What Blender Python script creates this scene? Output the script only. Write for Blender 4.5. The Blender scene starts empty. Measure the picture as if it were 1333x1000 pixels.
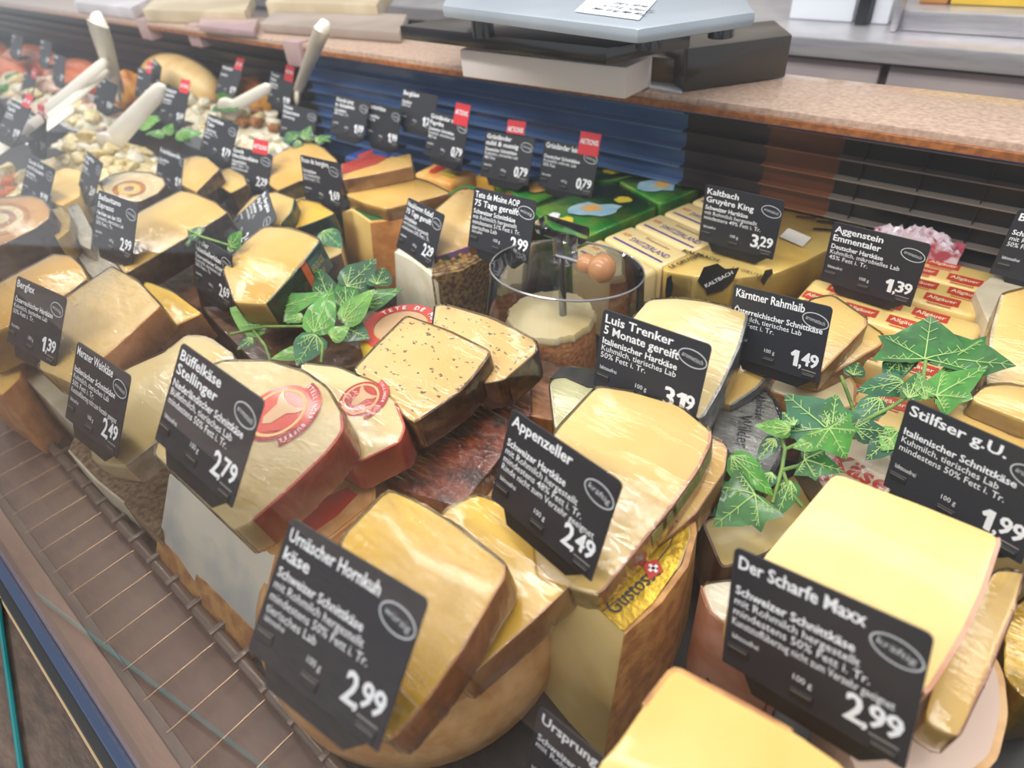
import bpy, bmesh, math, random
from mathutils import Vector, Matrix
random.seed(7)
S = bpy.context.scene
COL = S.collection
# ------------------------------------------------------------ camera
F, CH = 831.0, 0.54
AX = Vector((1176, -570, 831)).normalized()
AY = Vector((970, 790, -831)); AY = (AY - AY.dot(AX) * AX).normalized()
AZ = AX.cross(AY)
CAM = Vector((0, 0, CH))
cd = bpy.data.cameras.new('camera'); cam = bpy.data.objects.new('camera', cd); COL.objects.link(cam)
cd.sensor_width = 36; cd.lens = 36 * F / 1333; cd.clip_start = 0.005; cd.clip_end = 60
rot = Matrix((AX, AY, AZ))
cam.matrix_world = Matrix.Translation(CAM) @ rot.to_4x4()
cd.dof.use_dof = True; cd.dof.focus_distance = 0.60; cd.dof.aperture_fstop = 4.5
S.camera = cam
# ------------------------------------------------------------ light and exposure
S.view_settings.view_transform = 'Standard'; S.view_settings.look = 'None'
S.view_settings.exposure = -0.12; S.view_settings.gamma = 1.0; S.view_settings.use_curve_mapping = False
W = bpy.data.worlds.new('store_ambient'); S.world = W; W.use_nodes = True
W.node_tree.nodes['Background'].inputs[0].default_value = (0.93, 0.96, 1.0, 1)
W.node_tree.nodes['Background'].inputs[1].default_value = 0.78
def area(name, loc, rot, sx, sy, power, color):
    l = bpy.data.lights.new(name, 'AREA'); l.shape = 'RECTANGLE'; l.size = sx; l.size_y = sy
    l.energy = power; l.color = color
    o = bpy.data.objects.new(name, l); o.location = loc; o.rotation_euler = rot; COL.objects.link(o); return o
area('case_strip_light', (-1.35, 0.30, 1.25), (0.05, 0, 0), 3.4, 0.05, 19, (1.0, 0.95, 0.87))
area('front_fill_light', (-0.7, -1.3, 2.2), (0.72, 0, 0), 3.0, 0.3, 62, (1.0, 0.95, 0.88))  # added fill lamp on the customer side, aimed to brighten the front faces
area('back_counter_light', (-0.5, 2.0, 2.5), (0.1, 0, 0), 4.0, 0.5, 50, (1.0, 0.97, 0.94))
# ------------------------------------------------------------ projection helpers (photograph 1333x1000)
def ray(u, v):
    d = Vector(((u - 666.5) / F, -(v - 500) / F, -1.0))
    return Vector((d.x * AX.x + d.y * AX.y + d.z * AX.z, d.x * AY.x + d.y * AY.y + d.z * AY.z, d.x * AZ.x + d.y * AZ.y + d.z * AZ.z))
def P(u, v, z=0.0):
    r = ray(u, v); return CAM + r * ((z - CH) / r.z)
class Plane:
    def __init__(s, p, n): s.p = Vector(p); s.n = Vector(n).normalized()
    def at(s, u, v):
        r = ray(u, v); return CAM + r * ((s.p - CAM).dot(s.n) / r.dot(s.n))
def tilt(u, v, z, sx=0, sy=0): return Plane(P(u, v, z), (-sx, -sy, 1))
# ------------------------------------------------------------ materials
def c(h):
    h = h.lstrip('#'); r = [int(h[i:i + 2], 16) / 255 for i in (0, 2, 4)]
    return tuple(x / 12.92 if x <= .04045 else ((x + .055) / 1.055) ** 2.4 for x in r) + (1,)
_m = {}
def mat(key, col, col2=None, rough=.5, scale=30, detail=3, bump=0, bscale=None, coat=0, metal=0, sss=0, spots=None, lo=.4, hi=.6, stretch=None, spec=.5, spotscale=60, spotcut=.36):
    if key in _m: return _m[key]
    m = bpy.data.materials.new(key); m.use_nodes = True; nt = m.node_tree; N = nt.nodes; L = nt.links
    b = N['Principled BSDF']
    b.inputs['Roughness'].default_value = rough; b.inputs['Metallic'].default_value = metal
    b.inputs['Coat Weight'].default_value = coat; b.inputs['Coat Roughness'].default_value = .08
    b.inputs['Specular IOR Level'].default_value = spec
    if sss: b.inputs['Subsurface Weight'].default_value = sss; b.inputs['Subsurface Radius'].default_value = (.012, .007, .003); b.inputs['Subsurface Scale'].default_value = .4
    b.inputs['Base Color'].default_value = c(col)
    tc = N.new('ShaderNodeTexCoord'); src = tc.outputs['Object']
    if stretch:
        mp = N.new('ShaderNodeMapping'); mp.inputs['Scale'].default_value = stretch; L.new(src, mp.inputs[0]); src = mp.outputs[0]
    out = None
    if col2:
        n = N.new('ShaderNodeTexNoise'); n.inputs['Scale'].default_value = scale; n.inputs['Detail'].default_value = detail; L.new(src, n.inputs['Vector'])
        r = N.new('ShaderNodeValToRGB'); r.color_ramp.elements[0].position = lo; r.color_ramp.elements[1].position = hi
        r.color_ramp.elements[0].color = c(col); r.color_ramp.elements[1].color = c(col2)
        L.new(n.outputs['Fac'], r.inputs[0]); out = r.outputs[0]
    if spots:
        v = N.new('ShaderNodeTexVoronoi'); v.inputs['Scale'].default_value = spotscale
        mp2 = N.new('ShaderNodeMapping'); mp2.inputs['Scale'].default_value = (1, 1.9, 1.4); mp2.inputs['Rotation'].default_value = (0, 0, .9); L.new(tc.outputs['Object'], mp2.inputs[0]); dn = N.new('ShaderNodeTexNoise'); dn.inputs['Scale'].default_value = 160; L.new(tc.outputs['Object'], dn.inputs['Vector']); da = N.new('ShaderNodeVectorMath'); da.operation = 'MULTIPLY_ADD'; da.inputs[1].default_value = (.014, .014, .014); L.new(dn.outputs['Color'], da.inputs[0]); L.new(mp2.outputs[0], da.inputs[2]); L.new(da.outputs[0], v.inputs['Vector'])
        r2 = N.new('ShaderNodeMath'); r2.operation = 'LESS_THAN'; r2.inputs[1].default_value = spotcut * .55; L.new(v.outputs['Distance'], r2.inputs[0])
        w = N.new('ShaderNodeTexWhiteNoise'); L.new(v.outputs['Position'], w.inputs['Vector'])
        k = N.new('ShaderNodeMath'); k.operation = 'GREATER_THAN'; k.inputs[1].default_value = .4; L.new(w.outputs['Value'], k.inputs[0])
        mu = N.new('ShaderNodeMath'); mu.operation = 'MULTIPLY'; L.new(r2.outputs[0], mu.inputs[0]); L.new(k.outputs[0], mu.inputs[1])
        mx = N.new('ShaderNodeMix'); mx.data_type = 'RGBA'; mx.inputs['B'].default_value = c(spots)
        if out: L.new(out, mx.inputs['A'])
        else: mx.inputs['A'].default_value = c(col)
        L.new(mu.outputs[0], mx.inputs['Factor']); out = mx.outputs['Result']
    if out: L.new(out, b.inputs['Base Color'])
    if bump:
        n2 = N.new('ShaderNodeTexNoise'); n2.inputs['Scale'].default_value = bscale or scale; n2.inputs['Detail'].default_value = 4; L.new(src, n2.inputs['Vector'])
        bp = N.new('ShaderNodeBump'); bp.inputs['Strength'].default_value = bump; bp.inputs['Distance'].default_value = .002
        L.new(n2.outputs['Fac'], bp.inputs['Height']); L.new(bp.outputs[0], b.inputs['Normal'])
    _m[key] = m; return m
def film_mat(key, tint=(1, 1, 1, 1), fac=.10, bump=.5, scale=30, rough=.09, stretch=(1, 4, 1)):
    if key in _m: return _m[key]
    m = bpy.data.materials.new(key); m.use_nodes = True; nt = m.node_tree; N = nt.nodes; L = nt.links
    N.remove(N['Principled BSDF']); out = N['Material Output']
    t = N.new('ShaderNodeBsdfTransparent'); t.inputs[0].default_value = tint
    g = N.new('ShaderNodeBsdfGlossy'); g.inputs['Roughness'].default_value = rough
    lw = N.new('ShaderNodeFresnel'); lw.inputs['IOR'].default_value = 1.45
    ad = N.new('ShaderNodeMath'); ad.operation = 'ADD'; ad.inputs[1].default_value = fac; ad.use_clamp = True; L.new(lw.outputs[0], ad.inputs[0])
    mx = N.new('ShaderNodeMixShader'); L.new(ad.outputs[0], mx.inputs[0]); L.new(t.outputs[0], mx.inputs[1]); L.new(g.outputs[0], mx.inputs[2]); L.new(mx.outputs[0], out.inputs[0])
    if bump:
        tc = N.new('ShaderNodeTexCoord'); mp = N.new('ShaderNodeMapping'); mp.inputs['Scale'].default_value = stretch; mp.inputs['Rotation'].default_value = (0, 0, .6); L.new(tc.outputs['Object'], mp.inputs[0])
        n = N.new('ShaderNodeTexNoise'); n.inputs['Scale'].default_value = scale; n.inputs['Detail'].default_value = 5; n.inputs['Distortion'].default_value = 1.2; L.new(mp.outputs[0], n.inputs['Vector'])
        bp = N.new('ShaderNodeBump'); bp.inputs['Strength'].default_value = bump; bp.inputs['Distance'].default_value = .004
        L.new(n.outputs['Fac'], bp.inputs['Height']); L.new(bp.outputs[0], g.inputs['Normal']); L.new(bp.outputs[0], lw.inputs['Normal'])
    _m[key] = m; return m
FILM = film_mat('cling_film', fac=.035, bump=.2, scale=26, rough=.08)
FILM3 = film_mat('taut_film', fac=.05, bump=.55, scale=48, rough=.07)
FILM2 = film_mat('crumpled_film', tint=(.97, .96, .95, 1), fac=.10, bump=1.0, scale=45, rough=.12)
ACRYL = film_mat('clear_acrylic', tint=(.93, .93, .94, 1), fac=.02, bump=0, rough=.02)
GLASS = film_mat('case_glass', tint=(.99, 1, 1, 1), fac=0, bump=0, rough=.0)
# ------------------------------------------------------------ mesh helpers
def smooth(me, ang=40):
    for p in me.polygons: p.use_smooth = True
    bm = bmesh.new(); bm.from_mesh(me)
    for e in bm.edges:
        if len(e.link_faces) == 2 and e.calc_face_angle(0) > math.radians(ang): e.smooth = False
    bm.to_mesh(me); bm.free()
ORG = {}
def world_org(p):
    o = Vector((0, 0, 0))
    while p is not None: o += ORG.get(p.name, Vector((0, 0, 0))); p = p.parent
    return o
def add(name, bm_or_vf, m, parent=None, sm=35, kind=None, label=None):
    me = bpy.data.meshes.new(name)
    if isinstance(bm_or_vf, tuple): me.from_pydata([tuple(v) for v in bm_or_vf[0]], [], bm_or_vf[1])
    else: bm_or_vf.to_mesh(me); bm_or_vf.free()
    root = world_org(parent)
    if parent is None and not isinstance(bm_or_vf, str):
        # origin at the base centre of a one-mesh thing
        vs = [v.co for v in me.vertices]
        root = Vector(((min(v.x for v in vs) + max(v.x for v in vs)) / 2, (min(v.y for v in vs) + max(v.y for v in vs)) / 2, min(v.z for v in vs)))
    me.transform(Matrix.Translation(-root))
    o = bpy.data.objects.new(name, me); COL.objects.link(o)
    if parent is None: o.location = root; ORG[o.name] = root.copy()
    else: o.parent = parent
    if m: me.materials.append(m)
    if sm: smooth(me, sm)
    if kind: o['kind'] = kind
    if label: o['label'] = label
    return o
def thing(name, label, cat, loc, group=None):
    o = bpy.data.objects.new(name, None); COL.objects.link(o); o.location = loc; o.empty_display_size = .02
    ORG[o.name] = Vector(loc); o['label'] = label; o['category'] = cat
    if group: o['group'] = group
    return o
def tag(o, label, cat, group=None):
    o['label'] = label; o['category'] = cat
    if group: o['group'] = group
    return o
def fixbm(bm): bmesh.ops.recalc_face_normals(bm, faces=bm.faces)
def loft_bm(top, bot, bev=.002, seg=2, vonly=None):
    bm = bmesh.new(); t = [bm.verts.new(p) for p in top]; b = [bm.verts.new(p) for p in bot]; n = len(top)
    bm.faces.new(t); bm.faces.new(b[::-1])
    for i in range(n): bm.faces.new((t[i], t[(i + 1) % n], b[(i + 1) % n], b[i]))
    fixbm(bm)
    if bev:
        bmesh.ops.bevel(bm, geom=list(bm.edges), offset=bev, segments=seg, profile=.6, affect='EDGES', clamp_overlap=True)
    return bm
def box_bm(x0, x1, y0, y1, z0, z1, bev=0, seg=2, bm=None):
    t = [(x0, y0, z1), (x1, y0, z1), (x1, y1, z1), (x0, y1, z1)]; b = [(x0, y0, z0), (x1, y0, z0), (x1, y1, z0), (x0, y1, z0)]
    n = loft_bm(t, b, bev, seg)
    if bm is None: return n
    me = bpy.data.meshes.new('t'); n.to_mesh(me); n.free(); bm.from_mesh(me); bpy.data.meshes.remove(me); return bm
def lathe_bm(cen, prof, seg=40, axis=Vector((0, 0, 1)), closed=False):
    axis = Vector(axis).normalized(); q = Vector((0, 0, 1)).rotation_difference(axis)
    bm = bmesh.new(); rings = []
    for r, z in prof:
        if r < 1e-6: rings.append([bm.verts.new(Vector(cen) + q @ Vector((0, 0, z)))])
        else: rings.append([bm.verts.new(Vector(cen) + q @ Vector((r * math.cos(2 * math.pi * i / seg), r * math.sin(2 * math.pi * i / seg), z))) for i in range(seg)])
    for a, b in zip(rings, rings[1:]):
        for i in range(seg):
            j = (i + 1) % seg
            if len(a) == 1 and len(b) == 1: continue
            if len(a) == 1: bm.faces.new((a[0], b[i], b[j]))
            elif len(b) == 1: bm.faces.new((a[i], a[j], b[0]))
            else: bm.faces.new((a[i], a[j], b[j], b[i]))
    fixbm(bm); return bm
def tube_bm(pts, r, seg=8, bm=None, taper=None):
    own = bm is None; bm = bm or bmesh.new(); pts = [Vector(p) for p in pts]; prev = None; n = len(pts)
    up = Vector((.13, .2, 1)).normalized()
    for i, p in enumerate(pts):
        d = (pts[min(i + 1, n - 1)] - pts[max(i - 1, 0)]).normalized()
        a = d.cross(up).normalized(); b = d.cross(a); rr = r if taper is None else r + (taper - r) * i / (n - 1)
        ring = [bm.verts.new(p + a * math.cos(2 * math.pi * k / seg) * rr + b * math.sin(2 * math.pi * k / seg) * rr) for k in range(seg)]
        if prev:
            for k in range(seg): bm.faces.new((prev[k], prev[(k + 1) % seg], ring[(k + 1) % seg], ring[k]))
        else: bm.faces.new(ring[::-1])
        prev = ring
    bm.faces.new(prev)
    if own: fixbm(bm)
    return bm
def centroid(ps):
    s = Vector((0, 0, 0))
    for p in ps: s += p
    return s / len(ps)
def inset(ps, cen, d):  # move points outwards (d>0) from centroid
    return [p + (p - cen).normalized() * d for p in ps]
def slab(name, pts, n, h, m, parent, bev=0, label=None, kind=None):
    """thin raised sheet over coplanar pts"""
    n = Vector(n).normalized()
    return add(name, loft_bm([p + n * h for p in pts], [p - n * .0002 for p in pts], bev, 1), m, parent, 35, kind, label)
# text -> verts, faces in 2D
_tc = {}
def glyphs(s, bold=0.0):
    bold = min(bold, .014)
    k = (s, bold)
    if s == '1': return ([Vector(q) for q in ((.03, .50, 0), (.20, .68, 0), (.36, .68, 0), (.36, 0, 0), (.20, 0, 0), (.20, .46, 0), (.08, .40, 0))], [(0, 6, 5), (0, 5, 1), (1, 5, 4), (1, 4, 3, 2)])
    if k not in _tc:
        cu = bpy.data.curves.new('t', 'FONT'); cu.body = s; cu.size = 1; cu.offset = bold; cu.resolution_u = 2; cu.fill_mode = 'FRONT'
        o = bpy.data.objects.new('t', cu); me = o.to_mesh()
        vs = [v.co.copy() for v in me.vertices]; fs = [tuple(p.vertices) for p in me.polygons]
        o.to_mesh_clear(); bpy.data.objects.remove(o); bpy.data.curves.remove(cu)
        _tc[k] = (vs, fs)
    return _tc[k]
def put_text(acc, s, o, ux, uy, size, sx=.85, bold=.012, center=False, width=None, lift=None):
    vs, fs = glyphs(s, bold)
    if not vs: return
    x0 = min(v.x for v in vs); x1 = max(v.x for v in vs)
    if width: sx = width / ((x1 - x0) * size)
    off = (x0 + x1) / 2 if center else x0
    b = len(acc[0]); n = Vector(ux).cross(Vector(uy)).normalized() * (lift or 0)
    for sh in ((-.022, .022) if bold >= .04 else (-.012, .012) if bold >= .02 else (0,)):
        b = len(acc[0])
        nz = Vector(ux).cross(Vector(uy)).normalized() * (.00012 if sh > 0 else 0)
        for v in vs: acc[0].append(Vector(o) + n + nz + Vector(ux) * ((v.x + sh - off) * size * sx) + Vector(uy) * (v.y * size))
        acc[1].extend([tuple(i + b for i in f) for f in fs])
def ring_text(acc, s, cen, ux, uy, r, size, a0, a1, bold=.01):
    """letters set along an arc, a0..a1 degrees clockwise"""
    n = len(s)
    for i, ch in enumerate(s):
        if ch == ' ': continue
        a = math.radians(a0 + (a1 - a0) * (i + .5) / n)
        d = Vector(ux) * math.cos(a) + Vector(uy) * math.sin(a); t = Vector(ux) * math.sin(a) - Vector(uy) * math.cos(a)
        put_text(acc, ch, Vector(cen) + d * r, t, d, size, .85, bold, True)
def ellipse_ring(acc, cen, ux, uy, rx, ry, w, a0=0, a1=360, n=36):
    b = len(acc[0]); cl = (a1 - a0) >= 360; m = n if cl else n + 1
    for i in range(m):
        a = math.radians(a0 + (a1 - a0) * i / n); ca, sa = math.cos(a), math.sin(a)
        acc[0].append(Vector(cen) + Vector(ux) * ca * rx + Vector(uy) * sa * ry)
        acc[0].append(Vector(cen) + Vector(ux) * ca * (rx - w) + Vector(uy) * sa * (ry - w))
    for i in range(n):
        j = (i + 1) % m
        acc[1].append((b + 2 * i, b + 2 * i + 1, b + 2 * j + 1, b + 2 * j))
def disc(acc, cen, ux, uy, rx, ry, n=28):
    b = len(acc[0])
    for i in range(n):
        a = 2 * math.pi * i / n; acc[0].append(Vector(cen) + Vector(ux) * math.cos(a) * rx + Vector(uy) * math.sin(a) * ry)
    acc[1].append(tuple(range(b, b + n)))
def strip(acc, a, b2, w, up):
    b = len(acc[0]); a = Vector(a); b2 = Vector(b2); u = Vector(up).normalized() * w / 2
    acc[0].extend([a - u, b2 - u, b2 + u, a + u]); acc[1].append((b, b + 1, b + 2, b + 3))
# ------------------------------------------------------------ shared materials
PASTE = {
 'butter': mat('paste_butter', '#f1d693', '#e9ca7e', .42, 9, 2, .08, 60, .25, sss=.12),
 'yellow': mat('paste_yellow', '#f0ca48', '#e7bc34', .38, 9, 2, .08, 60, .35, sss=.12),
 'warm': mat('paste_warm', '#f0ca76', '#e7bb5f', .42, 10, 2, .08, 60, .3, sss=.12),
 'cream': mat('paste_cream', '#f0e0b2', '#e8d196', .45, 12, 2, .08, 60, .25, sss=.12),
 'pale': mat('paste_pale', '#ece4cf', '#dcd3b8', .5, 25, 3, .1, 60, .1, sss=.1),
 'light': mat('paste_light', '#f0d082', '#e7c26c', .42, 9, 2, .08, 60, .3, sss=.12),
 'herb': mat('paste_herb', '#f2d498', '#eac580', .45, 12, 2, .15, 120, .25, sss=.1, spots='#7a7050', spotscale=105, spotcut=.46),
 'holes': mat('paste_holes', '#e9cb8e', '#e0bd78', .45, 12, 2, .1, 90, .2, spots='#9a7a45', spotscale=40, spotcut=.2),
 'grey': mat('paste_grey', '#ddd6c4', '#c9c6bd', .5, 14, 3, .2, 90, .1),
 'olive': mat('paste_olive', '#dcc484', '#bfa058', .45, 10, 3, .1, 60, .2),
}
RIND = {
 'orange': mat('rind_orange', '#e29c56', '#c47e3e', .5, 40, 4, .4, 90, .2),
 'amber': mat('rind_amber', '#d6a05c', '#b27a44', .5, 60, 4, .6, 160, .2),
 'brown': mat('rind_brown', '#8a6444', '#5e4230', .6, 60, 4, .6, 120, .1),
 'dark': mat('rind_dark', '#6a5242', '#44352a', .5, 50, 4, .5, 120, .3),
 'crust': mat('rind_crust', '#a58a68', '#6e543b', .8, 140, 5, 1.0, 260, 0, lo=.35, hi=.65),
 'red': mat('rind_red', '#dc5f48', '#c04a36', .4, 30, 2, .1, 60, .4),
 'spice': mat('rind_spice', '#b4521e', '#4a1d10', .5, 55, 5, 1.0, 90, .5, lo=.35, hi=.65),
 'basket': mat('rind_basket', '#d9955c', '#b9723c', .6, 200, 3, .8, 260, .2),
 'white': mat('rind_white', '#e8ddc8', '#cbb893', .7, 60, 4, .6, 140, 0),
 'honey': mat('rind_honey', '#e2b47a', '#cc965a', .5, 40, 4, .4, 90, .2),
 'wood': mat('rind_wood', '#8d735b', '#6a5240', .6, 60, 4, .5, 120, .1, stretch=(1, 1, .15)),
 'pink': mat('rind_pink', '#d8a58c', '#c58a6c', .5, 30, 3, .3, 90, .1),
 'green': mat('paper_green', '#2f5a46', '#24463a', .5, 40, 2, 0, 0, .3),
 'speck': mat('rind_speckled', '#6b4a2a', '#b5965e', .7, 160, 5, 1.0, 240, .1, lo=.42, hi=.6),
 'silver': mat('foil_grey', '#a9a9a6', '#8e8e8c', .35, 60, 3, .5, 90, .2, metal=.25),
}
BLACK = mat('card_black', '#2c2d34', None, .42, bump=.06, scale=400, spec=.4)
HOLD = mat('holder_black', '#17181b', None, .38, bump=.05, scale=300)
BAR = mat('slider_black', '#1f2023', None, .3)
BARL = mat('slider_line', '#8f8a86', None, .3)
WHITE = mat('print_white', '#f2f5fb', None, .5)
REDTAG = mat('tag_red', '#d5303c', None, .4)
RINGW = mat('print_grey', '#c9ced6', None, .5)
# ============================================================ THE CASE AND ROOM (structure)
def struct(name, bm, m, sm=0, parent=None):
    o = add(name, bm, m, parent, sm); o['kind'] = 'structure'; return o
DECK = mat('deck_dark', '#26282b', '#1d1f22', .35, 20, 3, .1, 60)
TAUPE = mat('grille_taupe', '#8f786c', '#84695f', .42, 6, 3, .06, 200)
STEELROD = mat('steel_rod', '#c9a98d', None, .28, metal=.6)
RAIL = mat('rail_taupe', '#8c7d74', None, .3, metal=.3)
GRAN = mat('granite_top', '#cdb09a', '#a5897a', .3, 160, 6, .1, 200, .4, lo=.3, hi=.7)
GRANE = mat('granite_edge', '#b07a52', '#8a5636', .4, 150, 6, .1, 200, .2)
STEEL = mat('brushed_steel', '#c4c2c6', '#b4b2ba', .32, 12, 2, .05, 80, metal=.55, stretch=(1, 1, 12))
STEELD = mat('door_steel', '#b9adad', '#a9a0a4', .42, 6, 2, .03, 80, metal=.2)
struct('floor', box_bm(-6, 3, -4, 6, -.93, -.90), mat('store_floor', '#b9a496', '#a78f80', .5, 6, 3))
deck = struct('trim_1', box_bm(-4.4, .7, .035, .90, -.02, 0), DECK)
fl = struct('trim_2', box_bm(-4.4, .7, -.075, .033, -.03, -.012), TAUPE)
struct('trim_12', box_bm(-4.4, .7, -.0745, -.050, -.012, -.007, .001), mat('strip_pinkish', '#c9a898', '#bb9a8b', .45, 5, 2))
# longitudinal bar, rail and cross rods of the front air grille
struct('rail', tube_bm([(-4.4, .030, .004), (.7, .030, .004)], .0058, 10), RAIL, 40, fl)
struct('bar', box_bm(-4.4, .7, -.050, -.041, -.012, -.004, .001), RAIL, 0, fl)
rodm = None
for i in range(90):
    x = .45 - i * .0425
    if rodm is None:
        ro = add('grille_rod', tube_bm([(0, -.045, -.004), (0, .038, -.004)], .0011, 6), STEELROD, fl, 40); rodm = ro
        ro.location.x = x
    else:
        ro = rodm.copy(); COL.objects.link(ro); ro.location.x = x
for i in range(90):
    x = .45 - i * .0425
    if i == 0: cl = add('rail_clip', box_bm(-.003, .003, .024, .042, -.004, .012, .001), RAIL, fl, 40); cl.location.x = x; clm = cl
    else:
        ro = clm.copy(); COL.objects.link(ro); ro.location.x = x
# front glass, its blue steel shoe, and the stone ledge outside
EDGEB = mat('shoe_blue_steel', '#43506b', None, .25, metal=.5)
struct('trim_3', box_bm(-4.4, .7, -.083, -.075, -.05, .004, .001), EDGEB)
struct('trim_5', box_bm(-4.4, .7, -.092, -.083, -.05, -.006, .001), mat('seal_black', '#15171a', None, .5))
g0, g1 = Vector((0, -.078, -.004)), Vector((0, .105, .74)); gn = Vector((0, -(g1.z - g0.z), g1.y - g0.y)).normalized() * .0
gl = bmesh.new(); q = [gl.verts.new((x, p.y, p.z)) for x, p in ((-4.3, g0), (.7, g0), (.7, g1), (-4.3, g1))]; gl.faces.new(q)
glass = struct('window_1', gl, GLASS)
struct('trim_4', box_bm(-4.4, .7, -.42, -.092, -.09, -.05), mat('ledge_stone', '#5d4a3d', '#3f332b', .45, 40, 6, .5, 60, lo=.3, hi=.7, stretch=(1, 3, 1)))
lb = bmesh.new()
for p in (P(10, 800, -.049), P(140, 1010, -.049)): lb.verts.new(p)
lb.free()
a, b = P(12, 798, -.048), P(142, 1015, -.048)
struct('trim_6', tube_bm([a + (a - b) * 3, b + (b - a)], .0012, 6), mat('ledge_inlay', '#c9b08b', None, .4))
a, b = P(-3, 780, -.046), P(28, 1005, -.046)
struct('trim_7', tube_bm([a, b + (b - a)], .0026, 8), mat('teal_edge', '#0f6f74', None, .3))
# granite counter behind, front face with painted blue reflection on one panel, brown panel and black air grille
struct('counter_top', loft_bm([(-4.4, .822, .27), (.7, .834, .27), (.7, .985, .27), (-4.4, .985, .27)], [(-4.4, .822, .253), (.7, .834, .253), (.7, .985, .253), (-4.4, .985, .253)], .003, 2), GRAN, 40)
bpy.data.objects['counter_top'].name = 'trim_8'
struct('trim_11', box_bm(-4.4, .7, .8275, .85, .2525, .2615, .001), mat('granite_brown', '#a8683a', '#84502c', .4, 120, 5, .1, 200, .2))
struct('trim_9', box_bm(-4.4, .7, .852, .862, .243, .2525), mat('blue_edge', '#2f56a0', None, .35))
BLUEREFL = mat('panel_blue_reflection', '#4a6c9e', '#3c5c8c', .25, 4, 2, 0, 0, .3)  # blue reflection of the glass partition, put into the panel colour
BRN = mat('panel_brown', '#7a4628', '#55301c', .4, 5, 2)
BLK = mat('panel_black', '#151313', '#1f1a18', .35, 8, 2)
MAR = mat('panel_maroon', '#241a1c', '#32232a', .35, 5, 2)
backs = [(-4.4, -1.45, MAR), (-1.45, -.462, BLUEREFL), (-.462, -.335, MAR), (-.335, -.235, BRN), (-.235, .7, BLK)]
for i, (x0, x1, mm) in enumerate(backs):
    pn = struct('wall_back' if i == 0 else 'wall_back.%03d' % i, box_bm(x0, x1, .915, .925, -.02, .2525), mm)
    sl = {MAR: mat('slat_maroon', '#2b2226', None, .35), BLUEREFL: mat('slat_blue_reflection', '#6382b4', None, .3), BRN: mat('slat_brown', '#8a583a', None, .35), BLK: mat('slat_black', '#8a8078', None, .3)}[mm]  # slats on the blue panel share its painted reflection tint
    for k in range(8):
        z = .225 - k * .027
        add('slat', box_bm(x0, x1, .899, .914, z - .0009, z + .0009), sl, pn, 0)
    if mm is BLK:
        x = x0 + .03
        while x < x1:
            add('slat_bracket', box_bm(x, x + .0012, .904, .914, .03, .225), mat('panel_black', ''), pn, 0); x += .07
# steel refrigerated units further behind
wb = struct('wall_far', box_bm(-6, 3, 2.9, 2.95, -.9, 2.2), mat('far_wall', '#b7b0a8', '#9d958f', .6, 2, 2))
fr = thing('refrigerator_counter', 'stainless steel refrigerated counter with doors behind the granite worktop', 'refrigerator', (-.3, 1.62, -.9))
yF = 1.45
add('worktop', box_bm(-3.2, 1.4, yF - .03, yF + .6, -.195 + .38, -.165 + .385, .004), STEEL, fr)
for k in range(7):
    x = -3.0 + k * .60
    x = -.335 + (k - 5) * .45
    d = add('door', box_bm(x + .008, x + .442, yF, yF + .02, -.55, .175, .003), STEELD, fr)
    add('door_handle', tube_bm([(x + .1, yF - .025, .07), (x + .34, yF - .025, .07)], .008, 8), STEEL, d)
add('cabinet_body', box_bm(-3.0, 1.2, yF + .02, yF + .55, -.9, .184), mat('cabinet_grey', '#4a4444', None, .5), fr)
def unpx(u, v, y):  # pixel -> point on the vertical plane Y=y
    r = ray(u, v); return CAM + r * (y / r.y)
def vbox(name, u0, v0, u1, v1, y, depth, m, parent=None, bev=.004):
    a = unpx(u0, v0, y); b2 = unpx(u1, v1, y)
    return box_bm(min(a.x, b2.x), max(a.x, b2.x), y, y + depth, min(a.z, b2.z), max(a.z, b2.z), bev)
# items on the refrigerated counter
def standing(name, u0, u1, vt, y, depth, m, label, cat, zb=.2205):
    r0, r1 = ray(u0, 40), ray(u1, 40); vtop = unpx((u0 + u1) / 2, vt, y).z
    o = add(name, box_bm(r0.x * y / r0.y, r1.x * y / r1.y, y, y + depth, zb, vtop, .004), m); return tag(o, label, cat)
SOFT = mat('soft_white', '#e6edf5', None, .4)
standing('steel_container', 1170, 1420, 18, 1.52, .3, STEEL, 'brushed steel container standing on the far worktop under the yellow block', 'container')
zt_ = unpx(1295, 18, 1.52).z
standing('cheese_block', 1225, 1440, -60, 1.58, .2, PASTE['yellow'], 'large yellow cheese block on the steel container, top right', 'cheese', zt_ + .0005)
standing('wooden_crate', 1185, 1222, -60, 1.58, .1, mat('crate_orange', '#c98a4a', None, .5), 'orange wooden crate on the steel container beside the yellow block', 'crate', zt_ + .0005)
standing('steel_post', 1157, 1166, -60, 1.50, .03, STEEL, 'thin steel post at the left end of the steel container', 'post')
standing('light_box', 1024, 1106, -60, 1.56, .15, SOFT, 'pale white box on the far worktop left of the black post', 'box')
standing('black_post', 1109, 1126, -60, 1.54, .03, mat('post_dark', '#1b1f26', None, .4), 'slim black post standing on the far steel worktop', 'post')
standing('light_box', 1130, 1153, -60, 1.56, .08, SOFT, 'narrow white box on the far worktop right of the black post', 'box')
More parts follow.
